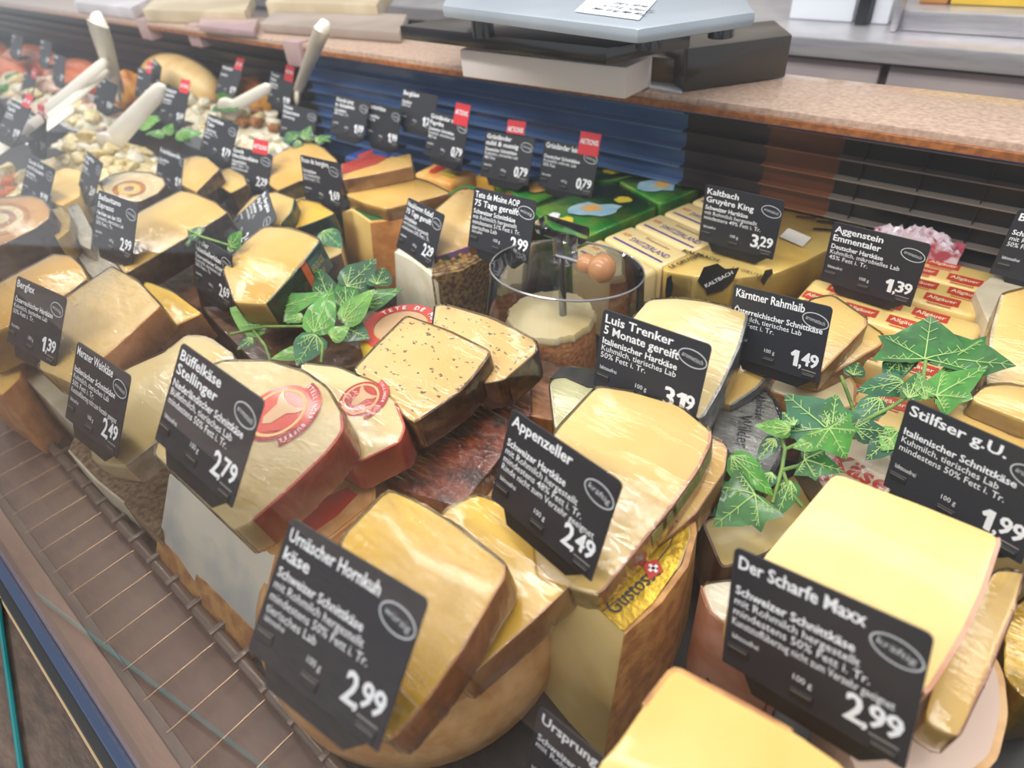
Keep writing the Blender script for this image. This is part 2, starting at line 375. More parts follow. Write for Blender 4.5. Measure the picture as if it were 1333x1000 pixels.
# ------------------------------------------------------------ counter scale
sc = thing('counter_scale', 'shop scale with grey pan on a black frame and white base, on the granite counter', 'scale', P(760, 80, .27))
zc = .27
def slabpx(name, pts, z1, z0, m, parent, bev=.003, label=None):
    top = [P(u, v, z1) for u, v in pts]
    return add(name, loft_bm(top, [Vector((p.x, p.y, z0)) for p in top], bev, 2), m, parent, 35, None, label)
SCD = mat('scale_dark', '#15181d', '#23272e', .18, 8, 2, 0, 0, .5)
SCG = mat('scale_grey', '#aab3bd', '#98a2ae', .35, 5, 2, metal=.2)
slabpx('housing', [(598, 64), (815, 88), (850, 72), (640, 48)], .312, .272, mat('scale_white', '#eee6e4', None, .4), sc, .003, 'white base housing')
slabpx('frame', [(520, 33), (790, 62), (900, 40), (640, 14)], .345, .325, SCD, sc, .002)
def slabbase(name, pts, z0, z1, m, parent, bev=.003, lean=0):
    bot = [P(u, v, z0) for u, v in pts]; return add(name, loft_bm([Vector((p.x, p.y + lean, z1)) for p in bot], bot, bev, 2), m, parent, 35)
slabbase('side_case', [(890, 119), (1022, 101), (1000, 78), (850, 92)], .2715, .325, mat('case_brown', '#3c3226', '#2a221a', .2, 6, 2, 0, 0, .5), sc)
slabbase('side_rail', [(818, 104), (884, 110), (884, 92), (818, 86)], .2715, .305, mat('case_amber', '#7a5a24', '#4a3413', .25, 12, 2, 0, 0, .5), sc)
slabpx('pan', [(575, 6), (830, 37), (985, 14), (960, -20), (700, -60), (600, -50)], .40, .385, SCG, sc, .006, 'wide grey weighing pan')
for (u, v) in ((628, 30), (845, 42), (940, 28)):
    p = P(u, v, .36); add('foot', lathe_bm((p.x, p.y, .343), [(0, 0), (.016, 0), (.016, .03), (.011, .044), (0, .044)], 16), SCD, sc)
pl = Plane(P(800, 10, .401), (0, 0, 1))
slab('sticker', [pl.at(*q) for q in ((748, 15), (832, 26), (855, 0), (775, -10))], (0, 0, 1), .0004, mat('sticker_white', '#dde2ea', None, .5), sc)
acc = ([], []); ux = (pl.at(832, 26) - pl.at(748, 15)).normalized(); uy = Vector((0, 0, 1)).cross(ux)
for j, (tx, w) in enumerate((('Max 15 kg  Min 40 g', .075), ('e = 5 g   Class III', .07), ('230 V  50 Hz', .05))):
    put_text(acc, tx, pl.at(752, 14) + uy * (.012 + j * .016) + ux * .01, ux, uy, .011, width=w, lift=.0008)
add('lettering', acc, mat('print_dark', '#2a2e38', None, .5), sc, 0)
acc = ([], []); pl = Plane((0, P(700, 80, .29).y, 0), (0, -1, 0))
hb = [o2 for o2 in bpy.data.objects if o2.name.startswith('housing')][0]
o = slabpx('label_plate', [(843, 112), (888, 120), (890, 110), (846, 103)], .272, .262, mat('soft_white', '#dfe6ee', None, .4), None); tag(o, 'small white block on the granite edge under the brown scale case', 'block')
# ------------------------------------------------------------ clutter on the left part of the granite counter
def ctop(name, label, cat, pts, z1, m, z0=.271, group=None):
    o = slabpx(name, pts, z1, z0, m, None, .004); return tag(o, label, cat, group)
WH = mat('tray_white', '#d9d6dc', '#c5c0c6', .4, 8, 2)
BG = mat('box_beige', '#cdbfa4', '#b9a98c', .45, 8, 2)
PK = mat('box_pinkish', '#b79c98', '#a3878a', .45, 8, 2)
ctop('plastic_tray', 'long white plastic tray on the counter, far left', 'tray', [(95, 2), (170, 10), (205, -8), (120, -18)], .30, WH)
ctop('plastic_tray', 'cream flat tray with rim on the counter left of the tall spoon', 'tray', [(185, 12), (318, 16), (330, -8), (212, -14)], .30, BG)
ctop('cardboard_box', 'low mauve box on the counter edge behind the salad signs', 'box', [(258, 33), (330, 40), (336, 24), (262, 18)], .285, PK)
ctop('cardboard_box', 'greyish brown box on the counter behind the upright spoon', 'box', [(338, 30), (520, 42), (530, 18), (362, 10)], .29, mat('box_taupe', '#a89a90', '#94867c', .5, 6, 2))
ctop('cardboard_box', 'beige crate on the counter at the top edge, left of the scale', 'box', [(345, 2), (490, 6), (510, -24), (372, -26)], .31, BG)
for k, (u, v) in enumerate(((190, 44 - 12), (255, 40), (385, 62))):
    p = P(u, v, .26); o = add('counter_clip', box_bm(p.x - .03, p.x + .03, p.y - .012, p.y + .02, .225, .275, .004), PK)
    tag(o, ['grey clip on the counter edge above the round loaf', 'mauve clip on the counter edge between the boxes', 'taupe clip on the counter edge behind the upright spoon'][k], 'clip')
# ============================================================ CHEESES
def wedge(name, label, cat, px, z, t, paste, rind=None, redges=(), sy=.18, sx=0.0, film=1, group=None, bev=.0022, rt=.0012, drop=None, corner=.006):
    """cheese piece: px = outline of its top face; the plane passes px[0] at height z; thickness t along the normal.
       drop: sides go vertically down to this height instead"""
    pl = tilt(px[0][0], px[0][1], z, sx, sy); n = pl.n
    top = [pl.at(u, v) for u, v in px]
    # rounded outline corners; first/last new index of each outline vertex kept for the rind
    m0 = len(top); nt_, mid = [], []
    for i in range(m0):
        a, b, d = top[i - 1], top[i], top[(i + 1) % m0]; e1, e2 = a - b, d - b; k = min(corner, e1.length * .3, e2.length * .3)
        p1, p2 = b + e1.normalized() * k, b + e2.normalized() * k
        nt_.append(p1); nt_.append(b * .5 + (p1 + p2) * .25); mid.append(len(nt_) - 1); nt_.append(p2)
    top = nt_ ; otop = [nt_[i] for i in mid]
    if drop is None: bot = [p - n * t for p in top]
    else: bot = [Vector((p.x, p.y, drop)) for p in top]
    obot = [bot[i] for i in mid]
    low = min(bot, key=lambda q: q.z).z
    cc = centroid(bot)
    T = thing(name, label, cat, (cc.x, cc.y, low), group)
    add('paste', loft_bm(top, bot, bev), PASTE[paste] if isinstance(paste, str) else paste, T)
    if rind:
        cen = centroid(top); bm = bmesh.new(); m = len(top); prev = None
        runs = []
        for e in redges:
            seq = [mid[e], mid[e] + 1] + [(mid[e] + 2) % m] + [(mid[e] + 3) % m]
            if runs and runs[-1][-1] == seq[0]: runs[-1].extend(seq[1:])
            else: runs.append(seq)
        for r in runs:
            rows = []
            for k, i in enumerate(r):
                d = (top[i] - cen); d = (d - n * d.dot(n)).normalized()
                it, ib = top[i] - (top[i] - bot[i]).normalized() * .0006, bot[i]
                rows.append([bm.verts.new(it - d * .004 + n * .0005), bm.verts.new(it + d * rt + n * .0003), bm.verts.new(ib + d * rt), bm.verts.new(ib - d * .004)])
            for a, b in zip(rows, rows[1:]):
                for q in range(3): bm.faces.new((a[q], a[q + 1], b[q + 1], b[q]))
            bm.faces.new(rows[0]); bm.faces.new(rows[-1][::-1])
        fixbm(bm); add('rind', bm, RIND[rind] if isinstance(rind, str) else rind, T, 50)
    if film:
        cen = centroid(top + bot); o1 = [p + (p - cen).normalized() * .0022 + n * .0006 for p in top]; o2 = [p + (p - cen).normalized() * .0022 for p in bot]
        bm = loft_bm(o1, o2, .004, 2)
        for v in bm.verts: v.co += Vector((random.uniform(-1, 1), random.uniform(-1, 1), random.uniform(-1, 1))) * .0005
        add('plastic_wrap', bm, {1: FILM, 2: FILM2, 3: FILM3}[film], T, 60)
    return T, pl, otop, obot
def decal(T, name, pl, px, m, h=.0012, label=None):
    return slab(name, [pl.at(u, v) for u, v in px], pl.n, h, m, T, 0, label)
def sideplane(top, bot, i):
    j = (i + 1) % len(top); a, b, cc = top[i], top[j], bot[i]
    n = (b - a).cross(cc - a).normalized(); cen = centroid(top + bot)
    if n.dot(a - cen) < 0: n = -n
    return Plane(a + n * .0016, n)
def frame(pl, a, b):
    o = pl.at(*a); ux = (pl.at(*b) - o).normalized(); uy = pl.n.cross(ux).normalized(); return o, ux, uy
LAB = {k: mat('label_' + k, v, None, .4, coat=.3) for k, v in dict(red='#c8402f', gold='#d2b04a', green='#2f6a3a', purple='#45389a', white='#e6e2da', orange='#d3612c', teal='#235a50', black='#1d1d1f', grey='#9fa09c', blue='#2c4a9a', violet='#7b5a90', tan='#caa27a', silver='#7f8380').items()}
G_B = 'cut cheese wedges in cling film'
# ---------- row one, from the left
T, pl, top, bot = wedge('round_cheese', 'orange-rinded cheese with purple striped band, at the left edge under the 1,39 card', 'cheese', [(-60, 415), (5, 425), (28, 452), (26, 492), (2, 515), (-60, 470)], .10, .1, 'warm', 'orange', (2, 3, 4), 0, drop=0, film=0)
for k, cl_ in enumerate(('purple', 'white', 'purple')): decal(T, 'label_stripe', pl, [(-55, 418 + 9 * k), (4, 430 + 9 * k), (24, 452 + 9 * k), (22, 459 + 9 * k), (2, 438 + 9 * k), (-55, 425 + 9 * k)], LAB[cl_], .0014)
wedge('cheese_block', 'pale cut cheese block with orange rind under the 1,39 card, on the grille side', 'cheese', [(24, 485), (60, 520), (100, 560), (160, 480), (120, 420), (60, 430)], .085, .08, 'pale', 'amber', (3, 4), 0, drop=0, film=1)
T, pl, top, bot = wedge('cheese_wedge', 'pale yellow wedge behind the 1,39 card, farthest left on the front row', 'cheese', [(-45, 392), (20, 357), (70, 331), (92, 334), (106, 347), (113, 364), (84, 385), (20, 420), (-45, 450)], .16, .05, 'warm', 'brown', (5, 6), group=G_B)
wedge('cheese_wedge', 'smaller yellow wedge with orange rind right of the large wedge by the 1,39 card', 'cheese', [(189, 366), (225, 380), (263, 408), (222, 427), (200, 440), (175, 400)], .148, .038, 'yellow', 'orange', (2, 3), group=G_B)
wedge('cheese_wedge', 'large glossy butter-yellow wedge with orange rind beside the 1,39 card', 'cheese', [(145, 347), (178, 365), (209, 398), (172, 432), (136, 464), (95, 500), (50, 480), (60, 420), (85, 388)], .185, .036, 'butter', 'orange', (2, 3, 4), film=3, group=G_B)
# Meraner
wedge('round_cheese', 'brown crusty half wheel with pale cut edge under the 2,49 card', 'cheese', [(88, 586), (125, 625), (162, 655), (205, 735 - 35), (238, 640), (250, 560), (190, 500), (120, 520)], .045, .04, mat('crust_top', '#a78e70', '#6f573f', .8, 150, 5, 1.0, 260, lo=.35, hi=.65), PASTE['pale'], (0, 1), 0, drop=0, film=0)
T, pl, top, bot = wedge('cheese_wedge', 'flat cream cheese wedge with white mould rind behind the 2,49 card with brown crust', 'cheese', [(160, 482), (217, 457), (240, 438), (258, 437), (273, 441), (303, 462), (298, 500), (240, 545), (163, 607), (120, 600), (110, 520)], .15, .028, 'cream', 'white', (1, 2, 3, 4, 5, 6, 7), group=G_B)
# Bueffel
PBW = mat('cut_white', '#e2dccb', '#c4c6c3', .55, 14, 3, .25, 120)
def block(name, label, toppx, zt, botpx, m, zb=0.0, bev=.003, rind=None):
    top = [P(u, v, zt) for u, v in toppx]; bot = [P(u, v, zb) for u, v in botpx]; cc = centroid(bot)
    T = thing(name, label, 'cheese', (cc.x, cc.y, zb)); add('paste', loft_bm(top, bot, bev), m, T); return T, top, bot
def lerp(a, b, t): return a + (b - a) * t
def band(T, name, top, bot, e, t0, t1, m, out=.0015, label=None):
    cen = centroid(top + bot); bm = bmesh.new(); rows = []
    for i in e:
        a, b = lerp(top[i], bot[i], t0), lerp(top[i], bot[i], t1); d = (a - cen); d.z = 0; d.normalize()
        rows.append([bm.verts.new(a - d * .004), bm.verts.new(a + d * out), bm.verts.new(b + d * out), bm.verts.new(b - d * .004)])
    for a, b in zip(rows, rows[1:]):
        for q in range(4): bm.faces.new((a[q], a[(q + 1) % 4], b[(q + 1) % 4], b[q]))
    bm.faces.new(rows[0]); bm.faces.new(rows[-1][::-1]); fixbm(bm); return add(name, bm, m, T, 50, None, label)
T, top, bot = block('round_cheese', 'big cut cheese wheel with white face and orange rind under the 2,79 card', [(219, 618), (290, 665), (358, 724), (430, 700), (487, 655), (487, 618), (420, 560), (300, 560)], .112, [(203, 727), (262, 792), (325, 858), (420, 800), (490, 735), (487, 680), (420, 620), (300, 620)], PBW)
band(T, 'rind', top, bot, (0, 1, 2), .72, 1.0, RIND['amber'], .0012, 'amber rind along the lower edge')
band(T, 'side_rind', top, bot, (2, 3, 4, 5), 0, 1.0, RIND['honey'], .0015)
pt = Plane(P(430, 650, .1125), (0, 0, 1))
decal(T, 'top_rind', pt, [(352, 722), (330, 700), (440, 600), (486, 620), (484, 655), (430, 698), (362, 722)], RIND['honey'], .001)
decal(T, 'paper_label', pt, [(375, 690), (420, 650), (452, 636), (466, 645), (440, 672), (392, 706)], LAB['red'], .0014, 'red paper label')
T, pl, top, bot = wedge('cheese_wedge', 'red-rinded wedge with round red emblem, right behind the larger one by the 2,79 card', 'cheese', [(390, 473), (440, 478), (490, 500), (515, 525), (527, 556), (520, 575), (455, 607), (425, 590), (400, 520)], .165, .036, 'cream', 'red', (3, 4, 5, 6), group=G_B)
def buffalo(T, pl, cu, cv, a, b, r):
    o = pl.at(cu, cv) + pl.n * .0012; ux = (pl.at(*b) - pl.at(*a)).normalized(); uy = pl.n.cross(ux)
    acc = ([], []); disc(acc, o, ux, uy, r * .78, r * .78); add('emblem', acc, LAB['red'], T, 0, None, 'round red printed emblem')
    acc = ([], []); ellipse_ring(acc, o + pl.n * .0002, ux, uy, r * .86, r * .86, r * .10); add('emblem_ring', acc, mat('ring_gold', '#e8b27a', None, .4), T, 0)
    acc = ([], []); ellipse_ring(acc, o, ux, uy, r, r, r * .14); ellipse_ring(acc, o + (ux * .75 + uy * .55) * r * .0, ux, uy, r * 1.28, r * 1.28, r * .30, -30, 95); add('emblem_border', acc, LAB['red'], T, 0)
    acc = ([], []); b0 = len(acc[0])
    hd = [(-.5, .35), (-.62, .6), (-.3, .42), (0, .38), (.3, .42), (.62, .6), (.5, .3), (.28, .15), (.2, -.35), (0, -.5), (-.2, -.35), (-.28, .15)]
    for x, y in hd: acc[0].append(o + pl.n * .0004 + ux * x * r + uy * y * r)
    acc[1].append(tuple(range(b0, b0 + len(hd)))); add('buffalo_head', acc, LAB['tan'], T, 0)
    acc = ([], []); ring_text(acc, 'STELLINGER BUFFEL', o + pl.n * .0006, ux, uy, r * 1.05, r * .2, 95, -30); add('lettering', acc, WHITE, T, 0)
buffalo(T, pl, 470, 520, (440, 500), (500, 545), .021)
T, pl, top, bot = wedge('cheese_wedge', 'large pale wedge with red rind and round red emblem behind the 2,79 card', 'cheese', [(262, 482), (290, 470), (350, 470), (395, 484), (425, 505), (444, 540), (446, 560), (428, 585), (380, 632), (330, 676), (304, 690), (200, 590), (230, 520)], .195, .036, 'cream', 'red', (5, 6, 7, 8), film=3, group=G_B)
buffalo(T, pl, 362, 538, (330, 510), (400, 575), .030)
# Urnaescher
Cw = P(585, 960, .09)
T = thing('round_cheese', 'big round orange cheese wheel under the two bright yellow wedges in front', 'cheese', (-.300, .162, 0))
R0 = .132
add('rind', lathe_bm((-.300, .162, 0), [(0, 0), (R0 - .008, 0), (R0, .01), (R0 + .003, .035), (R0, .07), (R0 - .008, .082), (0, .084)], 56), RIND['honey'], T, 50)
add('pink_band', lathe_bm((-.300, .162, .083), [(R0 - .014, .0), (R0 - .014, .004), (R0 - .022, .005), (R0 - .022, .0)], 56), mat('band_pink', '#edc3ab', None, .5), T, 50)
wedge('cheese_wedge', 'bright yellow wedge right of its glossy twin by the nearest 2,99 card', 'cheese', [(621, 644), (648, 655), (690, 680), (755, 732), (757, 745), (700, 800), (600, 890), (560, 850), (590, 760), (575, 668)], .160, .034, 'yellow', 'honey', (3, 4, 5), .2, group=G_B)
wedge('cheese_wedge', 'bright yellow glossy wedge directly behind the nearest left 2,99 card', 'cheese', [(506, 638), (545, 655), (590, 683), (656, 735), (655, 752), (600, 845), (560, 905), (508, 964), (400, 900), (447, 699)], .196, .034, 'yellow', 'orange', (3, 4, 5, 6), .2, film=3, group=G_B)
# Gustosso
T, top, bot = block('round_cheese', 'cut wheel quarter with gold foil label and Swiss flag under the 2,49 card', [(716, 742), (765, 782), (813, 824), (860, 782), (893, 737), (905, 695), (900, 645), (840, 620), (760, 650)], .135, [(696, 888), (740, 942), (785, 990), (835, 930), (868, 880), (892, 815), (900, 770), (840, 730), (740, 780)], PASTE['olive'])
band(T, 'rind', top, bot, (2, 3, 4, 5, 6), 0, 1, RIND['wood'] if 0 else RIND['amber'], .0015)
pt = Plane(P(840, 740, .136), (0, 0, 1))
decal(T, 'foil_label', pt, [(752, 768), (770, 785), (808, 820), (812, 822), (850, 785), (880, 742), (897, 700), (897, 660), (860, 640), (800, 690)], mat('foil_gold', '#d8b43c', '#b48f28', .25, 30, 3, .5, 120, metal=.55), .001, 'gold foil label')
o, ux, uy = frame(pt, (790, 800), (865, 752)); acc = ([], [])
put_text(acc, 'Gustosso', pt.at(801, 803) + Vector((0, 0, .0018)), (pt.at(846, 762) - pt.at(801, 803)).normalized(), Vector((0, 0, 1)).cross((pt.at(846, 762) - pt.at(801, 803)).normalized()), .017, bold=.0, width=.05)
add('lettering', acc, mat('print_dark', '#2a2e38', None, .5), T, 0)
fl_ = decal(T, 'swiss_flag', pt, [(836, 735), (855, 730), (863, 745), (845, 757)], LAB['red'], .002)
acc = ([], []); cf = pt.at(850, 742) + Vector((0, 0, .0022)); ux = (pt.at(863, 745) - pt.at(845, 757)).normalized(); uy = Vector((0, 0, 1)).cross(ux)
strip(acc, cf - ux * .004, cf + ux * .004, .0024, uy); strip(acc, cf - uy * .004, cf + uy * .004, .0024, ux); add('flag_cross', acc, WHITE, fl_, 0)
acc = ([], []); pts = [pt.at(*q) + Vector((0, 0, .0016)) for q in ((783, 798), (822, 770), (845, 745), (872, 712), (882, 680))]
for a, b in zip(pts, pts[1:]): strip(acc, a, b, .0008, Vector((0, 0, 1)).cross(b - a))
add('foil_line', acc, mat('print_dark', '#2a2e38', None, .5), T, 0)
# Appenzeller pair
T, pl, top, bot = wedge('cheese_wedge', 'lower wedge peeking out right beneath the one by the centre 2,49 card', 'cheese', [(915, 566), (938, 575), (946, 585), (942, 615), (905, 668), (828, 737), (800, 765), (850, 640)], .158, .032, 'warm', 'pink', (1, 2, 3, 4, 5), .2, group=G_B)
wa = wedge('cheese_wedge', 'large smooth butter-coloured wedge behind the 2,49 card in the centre', 'cheese', [(777, 503), (823, 510), (884, 528), (925, 561), (923, 580), (908, 610), (872, 660), (845, 693), (818, 728), (780, 775), (700, 750), (690, 640), (724, 561)], .190, .030, 'butter', 'pink', (3, 4, 5, 6, 7, 8), .22, group=G_B)
T, pl, top, bot = wa
for k, i in enumerate((4, 5, 6)):
    sp = sideplane(top, bot, i); a, b = top[i], top[i + 1]; d0 = (bot[i] - top[i]); d1 = (bot[i + 1] - top[i + 1])
    slab('paper_band', [a + d0 * .1 + sp.n * .0016, b + d1 * .1 + sp.n * .0016, b + d1 * .6 + sp.n * .0016, a + d0 * .6 + sp.n * .0016], sp.n, .0006, mat('band_olive', '#6f7a48', '#8f8a5a', .5, 200, 2), T)
# foreground block
wedge('cheese_block', 'blurred orange-yellow cheese block at the bottom edge, nearest the camera', 'cheese', [(775, 1000), (803, 969), (838, 918), (877, 867), (915, 888), (953, 908), (1030, 950), (1110, 1005), (1090, 1120), (800, 1120)], .19, .07, 'warm', 'amber', (2, 3, 4, 5), .1, film=0, group=G_B)
wedge('round_cheese', 'cheese wheel under the blurred block at the bottom edge', 'cheese', [(850, 960), (960, 965), (1060, 1010), (1040, 1110), (860, 1110)], .10, .1, 'olive', 'amber', (0, 1, 2), 0, drop=0, film=0)
# Maxx
wedge('cheese_block', 'pale cut block wrapped in plastic left of the right-hand 2,99 card', 'cheese', [(911, 761), (955, 755), (1060, 800), (1030, 870), (925, 799)], .12, .12, 'pale', 'pink', (3, 4), 0, drop=0, film=1)
Cm = P(1190, 905, .085)
wedge('round_cheese', 'round pinkish white wheel with orange rind under the right-hand 2,99 card', 'cheese', [(1180, 1040), (1250, 1020), (1292, 985), (1306, 930), (1303, 880), (1280, 830), (1220, 800), (1120, 830), (1085, 900), (1110, 1000)], .085, .08, mat('cut_pinkish', '#e6cdbd', '#dcbfae', .5, 10, 2), 'honey', (0, 1, 2, 3, 4, 5), 0, drop=0, film=0, rt=.003)
wedge('cheese_wedge', 'second smooth wedge standing lower right behind the big block by the right-hand 2,99 card', 'cheese', [(1296, 742), (1334, 745), (1322, 790), (1285, 880), (1248, 962), (1202, 937), (1225, 860)], .150, .030, 'light', 'pink', (1, 2, 3), .12, group=G_B)
wedge('cheese_wedge', 'large square smooth butter-coloured block behind the right-hand 2,99 card', 'cheese', [(1087, 615), (1195, 655), (1304, 699), (1280, 770), (1256, 822), (1206, 905), (1120, 880), (940, 800), (998, 720)], .19, .034, 'butter', 'pink', (2, 3, 4), .12, film=0, group=G_B)
wedge('round_cheese', 'gold foil cheese wheel at the right edge below the wedges', 'cheese', [(1308, 800), (1345, 770), (1420, 780), (1420, 900), (1340, 915), (1306, 880)], .07, .07, mat('foil_gold', '#d8b43c', None), None, (), 0, drop=0, film=1)
# Stilfser group, right edge
wedge('cheese_wedge', 'lowest of the pale yellow slices behind the right-edge card', 'cheese', [(1234, 521), (1277, 517), (1333, 530), (1420, 560), (1420, 680), (1333, 640), (1215, 580)], .145, .03, 'light', 'pink', (6,), .15, group=G_B)
wedge('cheese_wedge', 'thin yellow slice on top of the lowest one behind the right-edge card', 'cheese', [(1281, 503), (1310, 500), (1400, 515), (1440, 580), (1333, 548), (1262, 520)], .165, .02, 'light', None, (), .15, group=G_B)
T, pl, top, bot = wedge('cheese_wedge', 'tall yellow wedge at the right edge below the price card there', 'cheese', [(1304, 383), (1340, 374), (1440, 400), (1440, 530), (1333, 512), (1283, 500), (1292, 430)], .17, .03, 'yellow' if 0 else 'light', 'white', (5, 6), .15, group=G_B)
wedge('round_cheese', 'paper-wrapped cheese half showing behind the tall right-edge wedge', 'cheese', [(1268, 378), (1300, 352), (1420, 352), (1440, 420), (1290, 430)], .12, .12, mat('paper_wrap', '#d8ccb4', '#c6b89c', .5, 20, 3, .3, 60), None, (), 0, drop=0, film=0)
wedge('round_cheese', 'base wheel carrying the slices behind the right-edge card', 'cheese', [(1225, 560), (1300, 500), (1420, 520), (1420, 700), (1300, 690)], .095, .1, 'olive', 'amber', (0, 4), 0, drop=0, film=0)
# paper with red lettering
T, pl, top, bot = wedge('wrapped_cheese', 'white paper-wrapped cheese with red lettering under the ivy, left of the right-edge card', 'cheese', [(1040, 585), (1095, 570), (1160, 575), (1160, 640), (1130, 662), (1075, 640)], .10, .1, mat('paper_cream', '#e8d9bf', '#dccaa8', .5, 20, 3, .2, 60), None, (), 0, drop=0, film=1)
acc = ([], []); o, ux, uy = frame(pl, (1092, 598), (1150, 628)); n_ = pl.n * .0008
put_text(acc, 'Käse', pl.at(1078, 605) + n_, ux, uy, .03, bold=.02); put_text(acc, 'Spezial', pl.at(1062, 622) + n_, ux, uy, .026, bold=.02)
add('lettering', acc, LAB['red'], T, 0)
# wood-sided block under garland, right of the centre wedge
wedge('round_cheese', 'brown-sided cheese wheel in the shade of the ivy, right of the centre wedges', 'cheese', [(915, 680), (985, 650), (1060, 600), (1080, 640), (1000, 720), (940, 740)], .07, .07, 'olive', 'wood', (0, 3, 4, 5), 0, drop=0, film=0)
# ---------- row two
ROLLM = mat('roll_orange', '#dcab5c', '#cf9848', .5, 20, 2, .2, 90, .3)
def roll(name, label, px, z, t, cen, rad, m, sidem, cols):
    T, pl, top, bot = wedge(name, label, 'cheese', px, z, t, m, sidem, range(len(px)), .12, drop=None, film=1, group='rolled cheeses')
    o = pl.at(*cen); ux, uy = Vector((1, 0, 0)), pl.n.cross(Vector((1, 0, 0))).normalized(); ux = uy.cross(pl.n)
    for k, (f, w, mm, nm) in enumerate(cols):
        acc = ([], []); ellipse_ring(acc, o + pl.n * (.0004 + .0001 * k), ux, uy, rad[0] * f, rad[1] * f, w) if w else disc(acc, o + pl.n * .0008, ux, uy, rad[0] * f, rad[1] * f, 16)
        add(nm, acc, mm, T, 0)
    return T
CR = mat('roll_cream', '#f0e4c0', '#e2cf9e', .5, 60, 3, .3, 120); OR = mat('roll_filling', '#c98a3c', '#b9752c', .5, 60, 3)
HAM = mat('roll_ham', '#c99a84', '#a8765f', .5, 60, 3)
wedge('cheese_block', 'brown plastic-wrapped block under the large rolled cheese, left edge', 'cheese', [(-60, 335), (0, 340), (60, 318), (95, 300), (92, 345), (60, 350), (-60, 400)], .09, .09, RIND['dark'], None, (), 0, drop=0, film=1)
roll('rolled_cheese', 'large rolled cheese with orange and cream spiral, at the left edge', [(-70, 262), (0, 258), (40, 255), (56, 260), (65, 272), (64, 284), (45, 298), (0, 320), (-70, 330)], .165, .06, (0, 285), (.085, .042), ROLLM, 'dark', [(.92, .006, OR, 'orange_ring'), (.72, .010, CR, 'cream_swirl'), (.45, .006, HAM, 'ham_ring'), (.3, 0, CR, 'core')])
wedge('cheese_wedge', 'small bright yellow piece in plastic right of the large rolled cheese', 'cheese', [(66, 275), (80, 268), (92, 282), (90, 300), (74, 312), (66, 300)], .15, .05, 'yellow', None, (), 0, film=2, group=G_B)
wedge('cheese_wedge', 'small white crumbly pieces in film left of the espresso card', 'cheese', [(88, 270), (103, 266), (120, 300), (118, 325), (104, 318)], .13, .05, 'pale', None, (), 0, film=2, group=G_B)
wedge('cheese_block', 'cheese piece in crumpled film under the 2,99 espresso card', 'cheese', [(95, 325), (130, 320), (175, 350), (150, 352), (120, 378), (112, 350)], .11, .1, PASTE['grey'], None, (), 0, drop=0, film=2)
T, pl, top, bot = wedge('cheese_wedge', 'big tan wedge with dark coffee-brown rind right of the upper left 2,99 card', 'cheese', [(235, 248), (255, 253), (280, 264), (296, 277), (262, 298), (230, 317), (195, 338), (163, 357), (150, 340), (165, 300), (178, 278)], .185, .036, 'light', 'dark', (3, 4, 5, 6), .18, group=G_B)
wedge('cheese_block', 'dark rind cheese piece with white patch below the coffee-rind wedge', 'cheese', [(168, 362), (205, 340), (250, 330), (255, 372), (262, 400), (235, 405), (210, 385)], .095, .1, mat('mottled', '#b06a35', '#6b4630', .5, 40, 3, .4, 90, .3), None, (), 0, drop=0, film=2)
wedge('cheese_wedge', 'dark ribbed rind piece between the coffee-rind wedge and the green-sided wedge', 'cheese', [(298, 282), (312, 292), (320, 310), (300, 335), (268, 330), (262, 305)], .135, .04, RIND['dark'], None, (), .1, film=1, group=G_B)
T, pl, top, bot = wedge('cheese_wedge', 'golden wedge with green and red printed side right of the 2,69 card', 'cheese', [(343, 295), (375, 297), (398, 304), (417, 313), (380, 359), (347, 396), (305, 394), (290, 350), (318, 316)], .18, .040, 'light', 'green', (3, 4), .18, group=G_B)
for i, (c0, c1, cn, nm) in enumerate(((0, .55, 'teal', 'teal_print'), (.58, .75, 'orange', 'orange_print'))):
    a, b, a2, b2 = top[3], top[4], bot[3], bot[4]
    n = (b - a).cross(a2 - a).normalized(); n = n if n.dot(a - centroid(top)) > 0 else -n
    q = [lerp(a, b, c0), lerp(a, b, c1), lerp(a2, b2, c1), lerp(a2, b2, c0)]
    slab(nm, [x + n * .0022 for x in q], n, .0004, LAB[cn], T)
acc = ([], []); a, b, a2, b2 = top[3], top[4], bot[3], bot[4]; n = (b - a).cross(a2 - a).normalized(); n = n if n.dot(a - centroid(top)) > 0 else -n
ux = (a - b).normalized(); uy = (a - a2).normalized(); put_text(acc, 'BERGKÄSE', lerp(lerp(a, b, .55), lerp(a2, b2, .55), .55) + n * .003, ux, uy, .013, width=.028)
put_text(acc, 'RESERVE', lerp(lerp(a, b, .55), lerp(a2, b2, .55), .85) + n * .003, ux, uy, .009, width=.022)
add('lettering', acc, mat('print_olive', '#a9a86a', None, .5), T, 0)
wedge('round_cheese', 'brown wheel in plastic under the golden wedge and the left ivy', 'cheese', [(262, 400), (345, 398), (440, 385), (500, 410), (500, 470), (440, 480), (330, 470), (290, 430)], .085, .09, RIND['brown'], None, (), 0, drop=0, film=1)
